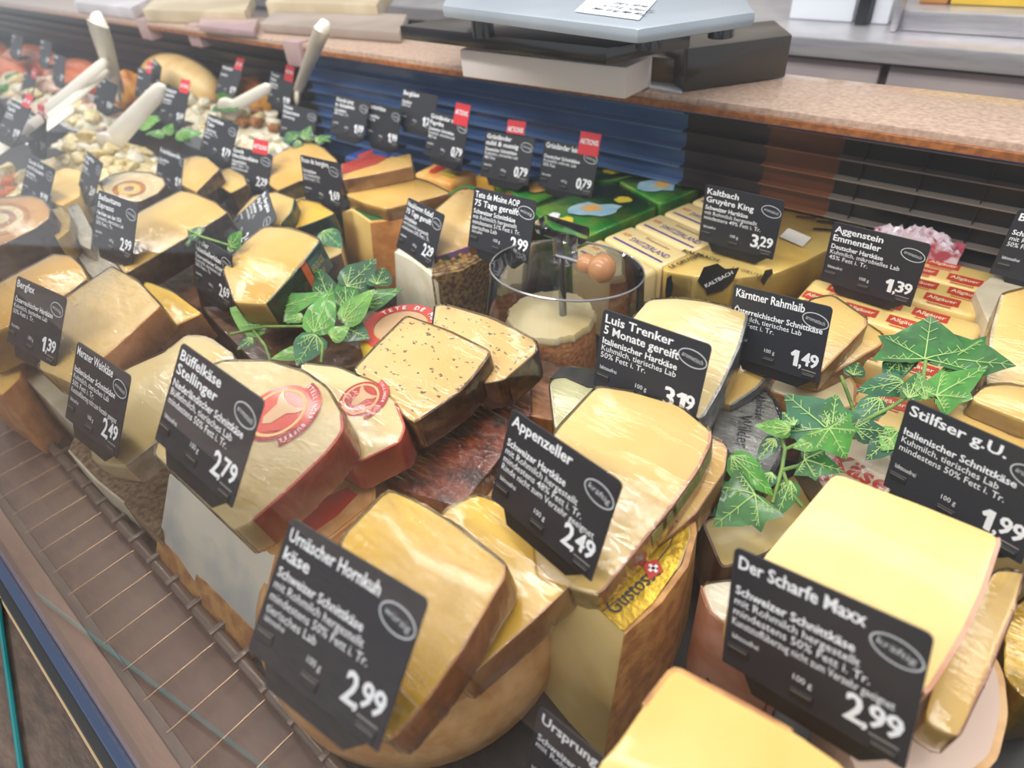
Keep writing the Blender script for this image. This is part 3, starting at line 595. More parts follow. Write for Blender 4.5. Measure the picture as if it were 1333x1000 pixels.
# spiced wheel, herb cheese
wedge('round_cheese', 'dark red spice-crusted cheese wheel in plastic under the herb-flecked slices', 'cheese', [(480, 500), (560, 470), (640, 465), (690, 480), (690, 540), (640, 610), (600, 660), (530, 640), (490, 600)], .105, .1, RIND['spice'], None, (), 0, drop=0, film=2)
wedge('cheese_wedge', 'herb-flecked slice behind its twin, next to the domed cheese cutter', 'cheese', [(567, 398), (580, 397), (640, 415), (697, 443), (698, 458), (655, 495), (620, 500), (560, 450)], .168, .036, 'herb', 'brown', (3, 4, 5), .15, group=G_B)
wedge('cheese_wedge', 'large herb-flecked cheese slice with brown rind in the middle', 'cheese', [(530, 411), (585, 432), (639, 459), (620, 485), (600, 508), (539, 551), (500, 520), (460, 482), (495, 445)], .18, .036, 'herb', 'brown', (2, 3, 4), .15, group=G_B)
# Tete de Moine small wheel
cT = P(522, 425, .12); T = thing('round_cheese', 'round yellow cheese with red arched label behind the herb-flecked slices', 'cheese', (cT.x, cT.y, 0)); rT = .052
add('rind', lathe_bm((cT.x, cT.y, 0), [(0, 0), (rT - .004, 0), (rT, .006), (rT, .112), (rT - .006, .119), (0, .12)], 40), PASTE['yellow'], T, 50)
acc = ([], []); cz = Vector((cT.x, cT.y, .1205)); ux, uy = Vector((1, 0, 0)), Vector((0, 1, 0)); ellipse_ring(acc, cz, ux, uy, .047, .047, .014); add('label_ring', acc, LAB['red'], T, 0)
acc = ([], []); disc(acc, cz, ux, uy, .032, .032); add('label_centre', acc, LAB['tan'], T, 0)
acc = ([], []); ring_text(acc, 'TETE DE MOINE', cz + Vector((0, 0, .0004)), ux, uy, .036, .0105, 175, 15, .02); add('lettering', acc, WHITE, T, 0)
# girolle with dome
gc = P(717, 410, .110); gx, gy = gc.x, gc.y
gr = thing('cheese_curler', 'cheese curler: wheel under a clear plastic dome with wooden crank knob', 'cheese curler', (gx, gy, 0))
rg = .051
ch = thing('round_cheese', 'half wheel with shaved cream top under the clear dome of the curler', 'cheese', (gx, gy, .008))
add('rind', lathe_bm((gx, gy, .008), [(0, 0), (rg + .002, 0), (rg + .004, .01), (rg + .003, .085), (rg, .098), (0, .098)], 48), RIND['basket'], ch, 50)
bm = lathe_bm((gx, gy, .106), [(rg + .0015, -.004), (rg + .003, .0), (rg, .006), (rg * .8, .007), (rg * .3, .0065), (0, .0065)], 64)
for v in bm.verts:
    d = math.hypot(v.co.x - gx, v.co.y - gy)
    if d > rg * .9: a = math.atan2(v.co.y - gy, v.co.x - gx); k = 1 + .025 * math.sin(a * 13) + .02 * math.sin(a * 29); v.co.x = gx + (v.co.x - gx) * k; v.co.y = gy + (v.co.y - gy) * k
add('shaved_top', bm, PASTE['cream'], ch, 50)
add('base_board', lathe_bm((gx, gy, 0), [(0, 0), (.075, 0), (.077, .003), (.075, .007), (0, .0075)], 48), mat('board_wood', '#b98b5e', '#8d633c', .5, 20, 3), gr)
dprof = [(.083, .035), (.082, .09), (.079, .14), (.076, .168), (.0745, .172), (.072, .169), (.060, .166), (.012, .166)]
DM = Matrix.Translation(P(738, 348, .182)) @ Matrix.Rotation(math.radians(-9), 4, 'X') @ Matrix.Translation((0, 0, -.172))
dprof = [(.096, .05), (.094, .09), (.089, .14), (.086, .168), (.0845, .172), (.082, .169), (.070, .166), (.012, .166)]
bm = lathe_bm((0, 0, 0), dprof, 56); bm.transform(DM); add('dome', bm, ACRYL, gr, 30, None, 'clear plastic dome')
bm = lathe_bm((0, 0, 0), [(.0855, .1700), (.0865, .1715), (.0855, .173), (.0845, .1715), (.0855, .1700)], 56); bm.transform(DM)
add('dome_rim', bm, mat('acryl_edge', '#8d8a8c', None, .1, coat=1), gr, 50)
ac = P(733, 410, .112)
add('axle', lathe_bm((ac.x, ac.y, .112), [(0, 0), (.0045, 0), (.0045, .085), (0, .085)], 16), mat('axle_steel', '#8f949c', None, .2, metal=.9), gr)
hp = P(736, 325, .19); hx, hy = hp.x, hp.y
add('crank_head', box_bm(hx - .011, hx + .011, hy - .011, hy + .011, .174, .206, .004, 3), film_mat('acrylic_block', tint=(.92, .91, .92, 1), fac=.02, bump=0, rough=.12), gr)
add('crank_arm', box_bm(hx - .055, hx + .011, hy + .012, hy + .034, .190, .207, .004, 3), film_mat('acrylic_block'), gr)
ax = (P(795, 352, .192) - P(756, 340, .192)).normalized()
p0 = P(742, 338, .192); add('crank_rod', tube_bm([p0 - ax * .018, P(760, 343, .192)], .0022, 10), mat('rod_steel', '#c9ccd0', None, .15, metal=.9), gr)
add('knob', lathe_bm(P(756, 341, .192), [(0, 0), (.0085, 0), (.0105, .004), (.0105, .010), (.0088, .0145), (.0125, .018), (.0155, .024), (.0158, .030), (.0125, .037), (.006, .041), (0, .042)], 32, ax), mat('knob_wood', '#c58f63', '#b57d50', .35, 6, 2, 0, 0, .4, stretch=(1, 6, 1)), gr, 60, None, 'turned wooden knob')
# orange piece and cheese in plastic left of centre wedge
wedge('cheese_block', 'orange rind block in crumpled film in front of the domed wheel', 'cheese', [(668, 488), (700, 470), (735, 480), (742, 510), (722, 548), (680, 540)], .10, .1, RIND['orange'], None, (), 0, drop=0, film=2)
T, pl, top, bot = wedge('cheese_block', 'pale greenish cheese in film with black label left of the 3,19 card', 'cheese', [(715, 498), (740, 478), (790, 485), (800, 520), (770, 545), (722, 560)], .125, .12, mat('paste_greenish', '#d3cfa4', '#c4bf92', .5, 10, 2), None, (), 0, drop=0, film=1)
decal(T, 'black_label', pl, [(716, 494), (732, 478), (790, 486), (796, 506), (765, 505), (735, 492)], LAB['black'], .0014)
# Luis
T, pl, top, bot = wedge('cheese_wedge', 'grey-rinded slice lying right beneath the wedge by the 3,19 card', 'cheese', [(962, 432), (985, 425), (1003, 436), (1008, 478), (985, 505), (952, 528), (930, 520)], .125, .030, 'light', 'silver', (1, 2, 3, 4), .15, group=G_B)
T, pl, top, bot = wedge('cheese_wedge', 'big pale wedge with dark printed side behind the 3,19 card', 'cheese', [(844, 390), (880, 388), (915, 392), (945, 399), (974, 408), (962, 450), (940, 500), (914, 545), (850, 540), (780, 470), (826, 411)], .175, .034, 'cream', RIND['silver'], (4, 5, 6), .17, group=G_B)
for i in (4, 5):
    sp = sideplane(top, bot, i); a, b, a2, b2 = top[i], top[i + 1], bot[i], bot[i + 1]
    acc = ([], []); ux = (a - b).normalized(); uy = (a - a2).normalized(); put_text(acc, 'TRENKER', lerp(b, b2, .6) + sp.n * .0012 + ux * .004, ux, uy, .013, width=(a - b).length * .8); add('lettering', acc, LAB['black'], T, 0)
# silver wheel
T, pl, top, bot = wedge('wrapped_cheese', 'round grey foil-wrapped cheese with black handwriting in the middle right', 'cheese', [(935, 535), (960, 505), (985, 500), (1008, 520), (1020, 555), (1018, 590), (1000, 622), (965, 600), (925, 570)], .10, .1, mat('foil_light', '#b9b8b4', '#9b9b98', .35, 60, 3, .6, 90, .3), mat('foil_dark', '#3e4247', '#2c2f33', .3, 60, 3, .5, 90, .3), (2, 3, 4, 5), 0, drop=0, film=2, rt=.003)
acc = ([], []); a = pl.at(955, 598); b = pl.at(962, 530); ux = (b - a).normalized() * -1; uy = pl.n.cross(ux)
put_text(acc, 'Wilder', pl.at(962, 540) + pl.n * .0012, ux, uy, .018, sx=.9, bold=0); put_text(acc, 'Almkäse', pl.at(985, 515) + pl.n * .0012, ux, uy, .012, sx=.9, bold=0)
add('handwriting', acc, LAB['black'], T, 0)
# Kaerntner
wedge('round_cheese', 'orange-brown wheel with pale top under the 1,49 card', 'cheese', [(1000, 508), (1020, 480), (1060, 470), (1098, 478), (1114, 502), (1112, 530), (1078, 532), (1040, 522)], .085, .09, 'cream', 'amber', (3, 4, 5, 6, 7), 0, drop=0, film=0)
wedge('cheese_wedge', 'lower of the two film-wrapped slices right of the 1,49 card', 'cheese', [(1128, 421), (1150, 436), (1148, 448), (1108, 472), (1067, 497), (1050, 480), (1090, 440)], .115, .024, 'light', 'honey', (1, 2, 3), .12, group=G_B)
wedge('cheese_wedge', 'upper of the two film-wrapped slices right of the 1,49 card', 'cheese', [(1055, 390), (1083, 384), (1127, 414), (1127, 424), (1100, 452), (1069, 485), (1045, 480), (1035, 420)], .137, .026, 'light', 'honey', (2, 3, 4), .12, group=G_B)
# ---------- Emmental loaves with red labels
def bx(x0, x1, y0, y1, z0, z1): return [(x0, y0, z1), (x1, y0, z1), (x1, y1, z1), (x0, y1, z1)], [(x0, y0, z0), (x1, y0, z0), (x1, y1, z0), (x0, y1, z0)]
def loaf(name, label, x0, x1, y0, y1, z0, z1, m, group, bev=.008):
    T = thing(name, label, 'cheese', ((x0 + x1) / 2, (y0 + y1) / 2, z0), group); t, b = bx(x0, x1, y0, y1, z0, z1)
    add('body', loft_bm([Vector(q) for q in t], [Vector(q) for q in b], bev, 3), m, T, 50); return T
LOAF = mat('loaf_yellow', '#f0d48a', '#e6c473', .35, 8, 2, .1, 60, .4)
XH, XV = Vector((1, 0, 0)), Vector((0, 1, 0))
loafs = [(.562, .622, .0, .075, -.185, -.020), (.628, .690, .0, .10, -.205, -.008), (.694, .756, .0, .105, -.19, -.005), (.760, .815, 0, .108, -.17, -.015), (.819, .872, 0, .108, -.16, -.015)]
names = ['yellow loaf with red labels, nearest of the row behind the right ivy', 'yellow loaf with red labels, second from the front beneath the 1,39 card', 'yellow loaf with red labels, third back, behind the right 1,39 card', 'yellow loaf with red labels, fourth back near the air grille', 'yellow loaf with red labels, last in the row against the air grille']
for (y0, y1, z0, z1, x0, x1), nm in zip(loafs, names):
    T = loaf('cheese_loaf', nm, x0, x1, y0, y1, z0, z1, LOAF, 'yellow loaves with red labels')
    x = x0 + .022; k = 0
    while x < x1 - .025:
        for yy in ((y0 + (y1 - y0) * .28), (y0 + (y1 - y0) * .76)):
            xo = x + (.018 if yy > (y0 + y1) / 2 else 0)
            if xo + .013 > x1 - .006: continue
            acc = ([], []); strip(acc, Vector((xo - .018, yy, z1 + .0006)), Vector((xo + .018, yy, z1 + .0006)), .0165, XV); lb_ = add('red_label', acc, LAB['red'], T, 0)
            acc = ([], []); put_text(acc, 'Allgäuer', Vector((xo, yy - .0035, z1 + .0011)), XH, XV, .010, center=True, width=.030); add('lettering', acc, mat('print_cream', '#f3e3b8', None, .5), lb_, 0)
            acc = ([], [])
            for q in range(2): strip(acc, Vector((xo - .013, yy - .009 - q * .004, z1 + .0005)), Vector((xo + .012, yy - .009 - q * .004, z1 + .0005)), .0015, XV)
            add('red_print', acc, LAB['red'], lb_, 0)
        x += .047
    acc = ([], [])
    yy = (y0 + y1) / 2; strip(acc, Vector((x1 + .0006, y0 + .012, z1 * .55)), Vector((x1 + .0006, y1 - .012, z1 * .55)), .016, Vector((0, 0, 1))); add('end_label', acc, LAB['red'], T, 0)
# ---------- Switzerland loaves (the row lies turned against the counter)
PIV = P(742, 326, .115); RA = -.27
def turn(T):
    d = Vector((T.location.x - PIV.x, T.location.y - PIV.y, 0)); T.location = Vector((PIV.x, PIV.y, T.location.z)) + Matrix.Rotation(RA, 3, 'Z') @ d; T.rotation_euler.z = RA
for k in range(5):
    y0 = PIV.y + k * .058; nm = ['nearest', 'second', 'third', 'fourth', 'farthest'][k]
    x0, x1 = PIV.x, PIV.x + .115
    T = loaf('cheese_loaf', 'cream loaf with purple SWITZERLAND print, %s of the row left of the 3,29 card' % nm, x0, x1, y0, y0 + .055, 0, .115, LOAF if 0 else mat('loaf_cream', '#f1dca6', '#e8cf92', .35, 8, 2, .1, 60, .4), 'cream loaves with purple print')
    acc = ([], []); put_text(acc, 'SWITZERLAND', Vector((x0 + .032, y0 + .020, .1157)), XH, XV, .015, width=.072, bold=.003)
    strip(acc, Vector((x0 + .012, y0 + .010, .1156)), Vector((x1 - .008, y0 + .010, .1156)), .0035, XV); add('purple_print', acc, LAB['purple'], T, 0)
    acc = ([], []); put_text(acc, 'AOP', Vector((x0 + .012, y0 + .026, .1157)), XH, XV, .010, width=.014, bold=0); add('red_print', acc, LAB['red'], T, 0)
    acc = ([], []); put_text(acc, 'Emmentaler', Vector((x0 + .045, y0 + .039, .1157)), XH, XV, .008, bold=.0, width=.045); add('brown_print', acc, mat('print_brown', '#8d6c3c', None, .5), T, 0)
    turn(T)
# ---------- Kaltbach half wheel
KB = mat('wrap_gold', '#f3d888', '#ecc96c', .35, 10, 2, .25, 60, .5)
T, pl, top, bot = wedge('round_cheese', 'yellow wrapped half wheel with black Kaltbach print under the 3,29 card', 'cheese', [(862, 352), (868, 338), (890, 326), (940, 298), (1005, 262), (1055, 263), (1125, 290), (1128, 298), (1052, 338), (1009, 356), (960, 362), (905, 360)], .112, .11, KB, None, (), 0, drop=0, film=1, bev=.006)
pb = LAB['black']
def facepl(top, bot, i): return sideplane(top, bot, i)
ip = 10
spf = Plane(top[11] + Vector((0, -.004, 0)), Vector((top[11].y - top[9].y, -(top[11].x - top[9].x), 0)))
if spf.n.y > 0: spf.n = -spf.n
spf = Plane(max((q for q in (top[10], top[11], top[9])), key=lambda q: q.dot(spf.n)) + spf.n * .0025, spf.n)
def facepoly(nm, pts, m):
    slab(nm, [spf.at(*q) for q in pts], spf.n, .0006, m, T)
facepoly('logo_shield', [(908, 366), (916, 348), (934, 343), (944, 350), (962, 349), (954, 366), (940, 378), (920, 384), (918, 377)], pb)
o = spf.at(911, 384); ux = (spf.at(958, 360) - o).normalized(); uy = spf.n.cross(ux); uy = uy if uy.z > 0 else -uy
acc = ([], []); put_text(acc, 'KALTBACH', spf.at(919, 374) + spf.n * .001, ux, uy, .0075, width=.036, bold=.02); add('lettering', acc, WHITE, T, 0)
acc = ([], []); put_text(acc, 'LE GRUYERE', pl.at(874, 352) + Vector((0, 0, .003)), (pl.at(925, 330) - pl.at(874, 352)).normalized(), Vector((0, 0, 1)).cross((pl.at(925, 330) - pl.at(874, 352)).normalized()), .010, width=.055, bold=.02)
put_text(acc, 'KALTBACH', pl.at(888, 330) + Vector((0, 0, .003)), XH, XV, .010, width=.05, bold=.02)
put_text(acc, 'LE GRUYERE', pl.at(952, 352) + Vector((0, 0, .003)), XH, XV, .009, width=.05, bold=.0)
for (u, v) in ((1035, 268), (1050, 276), (1048, 284), (1075, 290), (1070, 300), (1085, 283)):
    strip(acc, pl.at(u - 12, v) + Vector((0, 0, .0028)), pl.at(u + 14, v + 2) + Vector((0, 0, .0028)), .006, XV)
add('black_print', acc, pb, T, 0)
acc = ([], []); strip(acc, pl.at(1020, 305) + Vector((0, 0, .003)), pl.at(1050, 318) + Vector((0, 0, .003)), .03, XV); add('white_sticker', acc, LAB['white'], T, 0)
facepoly('figure_print', [(866, 378), (868, 362), (874, 358), (876, 372), (874, 388), (867, 388)], pb)
facepoly('figure_print', [(990, 366), (996, 352), (1005, 350), (1006, 356), (1000, 362), (994, 372)], pb)
# ---------- green printed packets
GP = mat('packet_green', '#3fae45', '#a8d04a', .35, 26, 3, .3, 40, .5, lo=.45, hi=.7)
PKB = LAB['blue']
def packet(label, x0, x1, y0, y1, z1, colbase, patches, n=1):
    T = loaf('cheese_packet', label, x0, x1, y0, y1, 0, z1, colbase, 'printed cheese packets', .010)
    T['category'] = 'cheese packet'
    for (fx, fy, rx, ry, mm, nm) in patches:
        cx_, cy_ = x0 + (x1 - x0) * fx, y0 + (y1 - y0) * fy; rr_ = random.Random(nm + label); ks = [rr_.uniform(.55, 1.25) for _ in range(14)]; kx = [min(abs((x1 - .004 - cx_)) , abs(cx_ - x0 - .004)), min(abs(y1 - .004 - cy_), abs(cy_ - y0 - .004))]
        hz_ = {'sky_print': .0006, 'cow_print': .001}.get(nm, .0014)
        acc = ([Vector((cx_ + max(-kx[0], min(kx[0], math.cos(a_ * .4488) * rx * k_)), cy_ + max(-kx[1], min(kx[1], math.sin(a_ * .4488) * ry * k_)), z1 + hz_)) for a_, k_ in enumerate(ks)], [tuple(range(14))]); add(nm, acc, mm, T, 0)
LTB = mat('print_sky', '#8fc0dc', '#b4d6e4', .4, 30, 2); ORP = mat('print_orange', '#e6a04a', '#f0c070', .4, 30, 2); YEL = mat('print_yellow', '#e3cf3e', None, .4)
def pxpacket(label, px, z, blobs):
    T, pl, top, bot = wedge('cheese_packet', label, 'cheese packet', px, z, .1, GP, None, (), 0, drop=0, film=1, bev=.007, corner=.01, group='printed cheese packets')
    for (u, v, ru, rv, mm, nm, hz_) in blobs:
        rr_ = random.Random(nm + str(u)); pts = [pl.at(u + math.cos(a_ * .4488) * ru * k_, v + math.sin(a_ * .4488) * rv * k_) + Vector((0, 0, hz_)) for a_, k_ in ((a_, rr_.uniform(.7, 1.15)) for a_ in range(14))]
        add(nm, (pts, [tuple(range(14))]), mm, T, 0)
pxpacket('long green packet with meadow print right behind the curler', [(690, 272), (742, 318), (858, 268), (800, 236)], .105, [(775, 275, 34, 9, LTB, 'sky_print', .0028), (770, 273, 14, 5, ORP, 'cow_print', .0032), (735, 290, 12, 6, YEL, 'yellow_print', .0028), (812, 262, 12, 5, YEL, 'yellow_print', .003), (722, 283, 8, 4, WHITE, 'white_print', .003)])
pxpacket('green packet with blue sky print beside the cream loaves, farthest right', [(803, 235), (860, 266), (915, 244), (870, 222)], .11, [(858, 243, 28, 9, LTB, 'sky_print', .0028), (862, 242, 12, 5, ORP, 'cow_print', .0032), (885, 240, 7, 4, YEL, 'yellow_print', .0032)])
pxpacket('green packet under the right 0,79 card', [(735, 232), (790, 236), (868, 221), (800, 214)], .108, [(800, 224, 14, 5, YEL, 'yellow_print', .0028)])
pxpacket('green packet standing between the middle 0,79 card and the curler card', [(640, 232), (690, 268), (730, 250), (725, 230)], .10, [(700, 245, 14, 8, ORP, 'orange_print', .0028), (680, 240, 8, 6, YEL, 'yellow_print', .003)])
for k, (x0, x1, y0, y1, cc_, nm) in enumerate(((-.72, -.64, .63, .70, 'green', 'yellow-green packet behind the 2,99 curler card'), (-.81, -.72, .69, .77, 'green', 'dark green and red packet right of the stacked slices'), (-.72, -.64, .73, .81, 'red', 'red and green packet below the middle 0,79 card'), (-.93, -.83, .75, .82, 'orange', 'orange and blue packet below the 1,99 card'), (-.82, -.74, .80, .86, 'gold', 'golden packet between the 0,79 cards'), (-1.13, -1.0, .74, .80, 'blue', 'blue striped packet below the 1,09 card'))):
    base = {'green': mat('packet_dgreen', '#2e8a45', '#3fa04c', .35, 12, 2, .2, 40, .5), 'red': LAB['red'], 'orange': ORP, 'gold': mat('packet_gold', '#e0a93a', None, .35), 'blue': LAB['blue']}[cc_]
    packet(nm, x0, x1, y0, y1, .095 if k else .10, base, [(.3, .5, .012, .02, LAB['red'], 'red_print'), (.7, .4, .016, .014, YEL, 'yellow_print'), (.6, .8, .016, .01, LAB['blue'], 'blue_print'), (.85, .6, .01, .02, ORP, 'orange_print')])
bm = bmesh.new(); bmesh.ops.create_grid(bm, x_segments=22, y_segments=8, size=1)
for v in bm.verts:
    v.co = Vector((-.112 + v.co.x * .052, .878 + v.co.y * .014, .122 + .012 * (1 - abs(v.co.x)) + random.uniform(-.006, .006)))
gm_ = bmesh.ops.extrude_face_region(bm, geom=list(bm.faces))
for v in [g_ for g_ in gm_['geom'] if isinstance(g_, bmesh.types.BMVert)]: v.co.z = .109
fixbm(bm); tag(add('foil_bag', bm, mat('packet_silver', '#d9c9d4', '#a8485a', .25, 40, 3, .6, 60, .5, lo=.5, hi=.62), None, 0), 'crumpled silver and red bag lying by the air grille behind the right 1,39 card', 'bag')
# ---------- speckled wheel with two cards
T, top, bot = block('round_cheese', 'speckled brown-crusted wheel with pale cut face under the 2,29 card', [(513, 328), (535, 338), (562, 360), (600, 352), (640, 330), (640, 300), (560, 290)], .115, [(517, 405), (545, 432), (575, 455), (620, 420), (655, 385), (640, 350), (540, 350)], PASTE['pale'])
band(T, 'rind', top, bot, (2, 3, 4), 0, 1, RIND['speck'], .0018)
pt = Plane(P(600, 330, .1155), (0, 0, 1)); decal(T, 'top_rind', pt, [(562, 357), (600, 350), (638, 329), (636, 303), (575, 300)], RIND['speck'], .001)
T, pl, top, bot = wedge('cheese_wedge', 'pale holey wedge with flowered purple edge between the 2,29 and 2,99 cards', 'cheese', [(597, 247), (615, 246), (650, 260), (650, 310), (609, 320), (566, 335), (560, 290), (566, 274)], .150, .030, 'holes', 'pink', (3, 4), .18, group=G_B)
a, b, a2, b2 = top[4], top[5], bot[4], bot[5]
fn = (b - a).cross(a2 - a).normalized(); fn = fn if fn.dot(a - centroid(top)) > 0 else -fn
lb_ = slab('flower_label', [x + fn * .0022 for x in (a, b, b2, a2)], fn, .0005, LAB['violet'], T)
acc = ([], [])
for k in range(14): disc(acc, lerp(lerp(a, b, random.random()), lerp(a2, b2, random.random()), random.uniform(.2, .8)) + fn * .0034, (b - a).normalized(), (a2 - a).normalized(), .003, .003, 8)
add('flower_print', acc, ORP, lb_, 0)
acc = ([], [])
for k in range(10): disc(acc, lerp(lerp(a, b, random.random()), lerp(a2, b2, random.random()), random.uniform(.2, .8)) + fn * .0032, (b - a).normalized(), (a2 - a).normalized(), .004, .003, 8)
add('leaf_print', acc, LAB['green'], lb_, 0)
# ---------- tall block with green top and the stacked slices
T, top, bot = block('cheese_block', 'tall cut block with green label top under the stacked slices', [(446, 276), (458, 273), (482, 290), (525, 286), (545, 262), (500, 250)], .125, [(452, 345), (468, 352), (490, 378), (530, 372), (550, 340), (500, 320)], PASTE['light'])
band(T, 'rind', top, bot, (2, 3, 4), 0, 1, RIND['orange'], .0016)
pt = Plane(P(500, 280, .1255), (0, 0, 1)); decal(T, 'green_label', pt, [(462, 273), (483, 287), (522, 284), (535, 270), (490, 258)], LAB['green'], .001)
wedge('cheese_wedge', 'thick yellow slice, lower of the two stacked on the tall block', 'cheese', [(450, 254), (470, 236), (532, 229), (560, 238), (586, 251), (545, 262), (503, 272), (475, 264)], .145, .026, 'warm', 'honey', (4, 5), .05, group=G_B)
T, pl, top, bot = wedge('cheese_wedge', 'long wedge with red rind, upper of the two stacked on the tall block', 'cheese', [(444, 214), (483, 200), (505, 206), (534, 200), (537, 216), (490, 226), (446, 234)], .170, .022, 'warm', 'warm' if 0 else 'honey', (4, 5), .05, group=G_B)
decal(T, 'red_rind', pl, [(445, 215), (483, 201), (504, 206), (490, 214), (446, 227)], LAB['red'], .001)
wedge('cheese_wedge', 'yellow wedge with dark rind behind the 1,69 card', 'cheese', [(355, 204), (372, 194), (392, 186), (410, 187), (422, 193), (438, 208), (440, 232), (394, 234), (362, 248), (350, 240)], .135, .034, 'warm', 'dark', (3, 4, 7), .15, group=G_B)
wedge('cheese_block', 'wrapped block under the wedge behind the 1,69 card', 'cheese', [(355, 245), (395, 232), (440, 232), (445, 275), (400, 275), (365, 262)], .10, .1, 'olive', 'green', (3, 4), 0, drop=0, film=0)
wedge('cheese_wedge', 'small yellow slice with green side below the lying card', 'cheese', [(391, 259), (415, 264), (436, 278), (412, 288), (387, 297), (372, 292), (380, 272)], .135, .034, 'yellow', 'green', (2, 3), .12, group=G_B)
wedge('cheese_wedge', 'small wedge with olive rind carrying the lying card', 'cheese', [(330, 255), (359, 250), (384, 259), (380, 275), (366, 292), (330, 295), (308, 280)], .15, .03, 'light', 'green', (2, 3), .12, group=G_B)
wedge('round_cheese', 'wheel under the lying card and its wedge', 'cheese', [(305, 300), (350, 290), (440, 285), (445, 330), (400, 350), (320, 330)], .085, .09, 'olive', 'dark', (3, 4, 5), 0, drop=0, film=0)
# brown-rinded wedges and second roll
wedge('cheese_wedge', 'cream wedge with chocolate-brown rind right of the 1,99 card', 'cheese', [(240, 206), (256, 203), (270, 206), (286, 220), (272, 234), (256, 250), (236, 240)], .165, .045, 'light', 'brown', (3, 4), .1, group=G_B)
wedge('cheese_wedge', 'small cream wedge with brown rind beside the 2,29 sale card', 'cheese', [(288, 221), (300, 219), (318, 230), (322, 240), (300, 252), (282, 240)], .145, .045, 'light', 'brown', (2, 3, 4), .1, group=G_B)
wedge('round_cheese', 'brown wheel under the brown-rinded wedges', 'cheese', [(228, 262), (262, 258), (320, 245), (345, 262), (310, 290), (250, 290)], .09, .09, RIND['brown'], None, (), 0, drop=0, film=0)
wedge('cheese_block', 'dark piece under the smaller rolled cheese', 'cheese', [(130, 275), (180, 280), (225, 262), (225, 285), (180, 300), (140, 300)], .085, .08, RIND['dark'], None, (), 0, drop=0, film=0)
roll('rolled_cheese', 'smaller rolled cheese with cream spiral right of the upright card', [(128, 238), (145, 228), (170, 223), (195, 225), (212, 232), (216, 240), (205, 252), (180, 263), (145, 262)], .145, .05, (168, 246), (.075, .040), CR, 'brown', [(.9, .010, mat('roll_tan', '#e2cda2', None, .5), 'tan_ring'), (.6, .010, OR, 'orange_ring'), (.4, .008, mat('roll_yellow', '#e8cf6e', None, .5), 'yellow_ring'), (.18, 0, HAM, 'core')])
wedge('cheese_wedge', 'smooth tan piece left of the upright card, behind the large rolled cheese', 'cheese', [(66, 226), (85, 218), (104, 222), (104, 255), (80, 268), (66, 262)], .13, .05, 'warm', None, (), .05, film=0, group=G_B)
# ============================================================ SALADS AND SPREADS
TRW = mat('bowl_white', '#dcdfe6', None, .3, coat=.4)
def bowl(label, u, v, z, rx, ry, h, m=TRW, name='serving_bowl'):
    p = P(u, v, z); T = thing(name, label, 'bowl', (p.x, p.y, 0))
    bm = lathe_bm((0, 0, 0), [(0, 0), (.75, 0), (.97, z / h if 0 else .92), (1.06, .96), (1.06, 1.0), (.98, 1.0), (.90, .85), (0, .80)], 40)
    for vv in bm.verts: vv.co = Vector((p.x + vv.co.x * rx, p.y + vv.co.y * ry, vv.co.z * h))
    add('shell', bm, m, T, 40); return T, p
def chunk_bm(r, seed):
    rnd = random.Random(seed); bm = bmesh.new()
    for _ in range(16):
        d = Vector((rnd.gauss(0, 1), rnd.gauss(0, 1), rnd.gauss(0, 1))).normalized() * r * rnd.uniform(.75, 1.15); bm.verts.new((d.x * 1.15, d.y, d.z * .7))
    res = bmesh.ops.convex_hull(bm, input=list(bm.verts))
    bmesh.ops.delete(bm, geom=[g for g in res['geom_interior'] if isinstance(g, bmesh.types.BMVert)], context='VERTS')
    bmesh.ops.bevel(bm, geom=list(bm.edges), offset=r * .10, segments=1, affect='EDGES', clamp_overlap=True); fixbm(bm)
    return bm
def heap(label, cat, name, group, cen, rx, ry, z, peak, n, mats, r, seed):
    rnd = random.Random(seed); first = [None] * len(mats); spots = []; tries = 0
    bm = bmesh.new(); bmesh.ops.create_uvsphere(bm, u_segments=28, v_segments=12, radius=1)
    for v in bm.verts: v.co = Vector((cen.x + v.co.x * rx, cen.y + v.co.y * ry, z - .012 + max(v.co.z, 0) * (peak - r * .4) + rnd.uniform(-.002, .002)))
    sd = add('salad_dressing', bm, mats[0], None, 80); tag(sd, 'creamy base of the ' + group, 'salad'); sd['kind'] = 'stuff'
    while len(spots) < n and tries < n * 60:
        tries += 1; a = rnd.uniform(0, 2 * math.pi); q = math.sqrt(rnd.random()) * .96; s = rnd.uniform(.75, 1.15)
        x, y = cen.x + math.cos(a) * q * rx, cen.y + math.sin(a) * q * ry
        if any((x - x2) ** 2 + (y - y2) ** 2 < (r * (s + s2) * .80) ** 2 for x2, y2, s2, _ in spots): continue
        spots.append((x, y, s, q))
    for x, y, s, q in spots:
        zz = z + peak * (1 - q * q) + rnd.uniform(-.15, .15) * r; i = rnd.randrange(len(mats))
        if first[i] is None: o = add(name, chunk_bm(r, seed + i), mats[i], None, 60); first[i] = o
        else: o = first[i].copy(); COL.objects.link(o)
        o.location = (x, y, zz - r * .7); o.rotation_euler = (rnd.uniform(-.3, .3), rnd.uniform(-.3, .3), rnd.uniform(0, 6)); o.scale = (s, s, s)
        tag(o, label, cat, group)
CUB = mat('cube_cream', '#f2e3b4', '#dcc486', .4, 90, 3, .3, 120, .3, spots='#7c7a3e', spotscale=130, spotcut=.3)
CUB2 = mat('cube_white', '#efe9d6', '#d9cfae', .4, 60, 3, .3, 120, .3)
CUB3 = mat('cube_pinkish', '#dcb9a8', '#c79d86', .4, 60, 3, .3, 120, .3)
HERB = mat('herb_green', '#5f9a3a', '#3f7a2c', .5, 60, 3)
MUSH = mat('spread_brown', '#a8703c', '#8a5228', .5, 60, 3)
T, p = bowl('large white oval bowl of herbed cheese cubes at upper left', 130, 215, .07, .24, .105, .06)
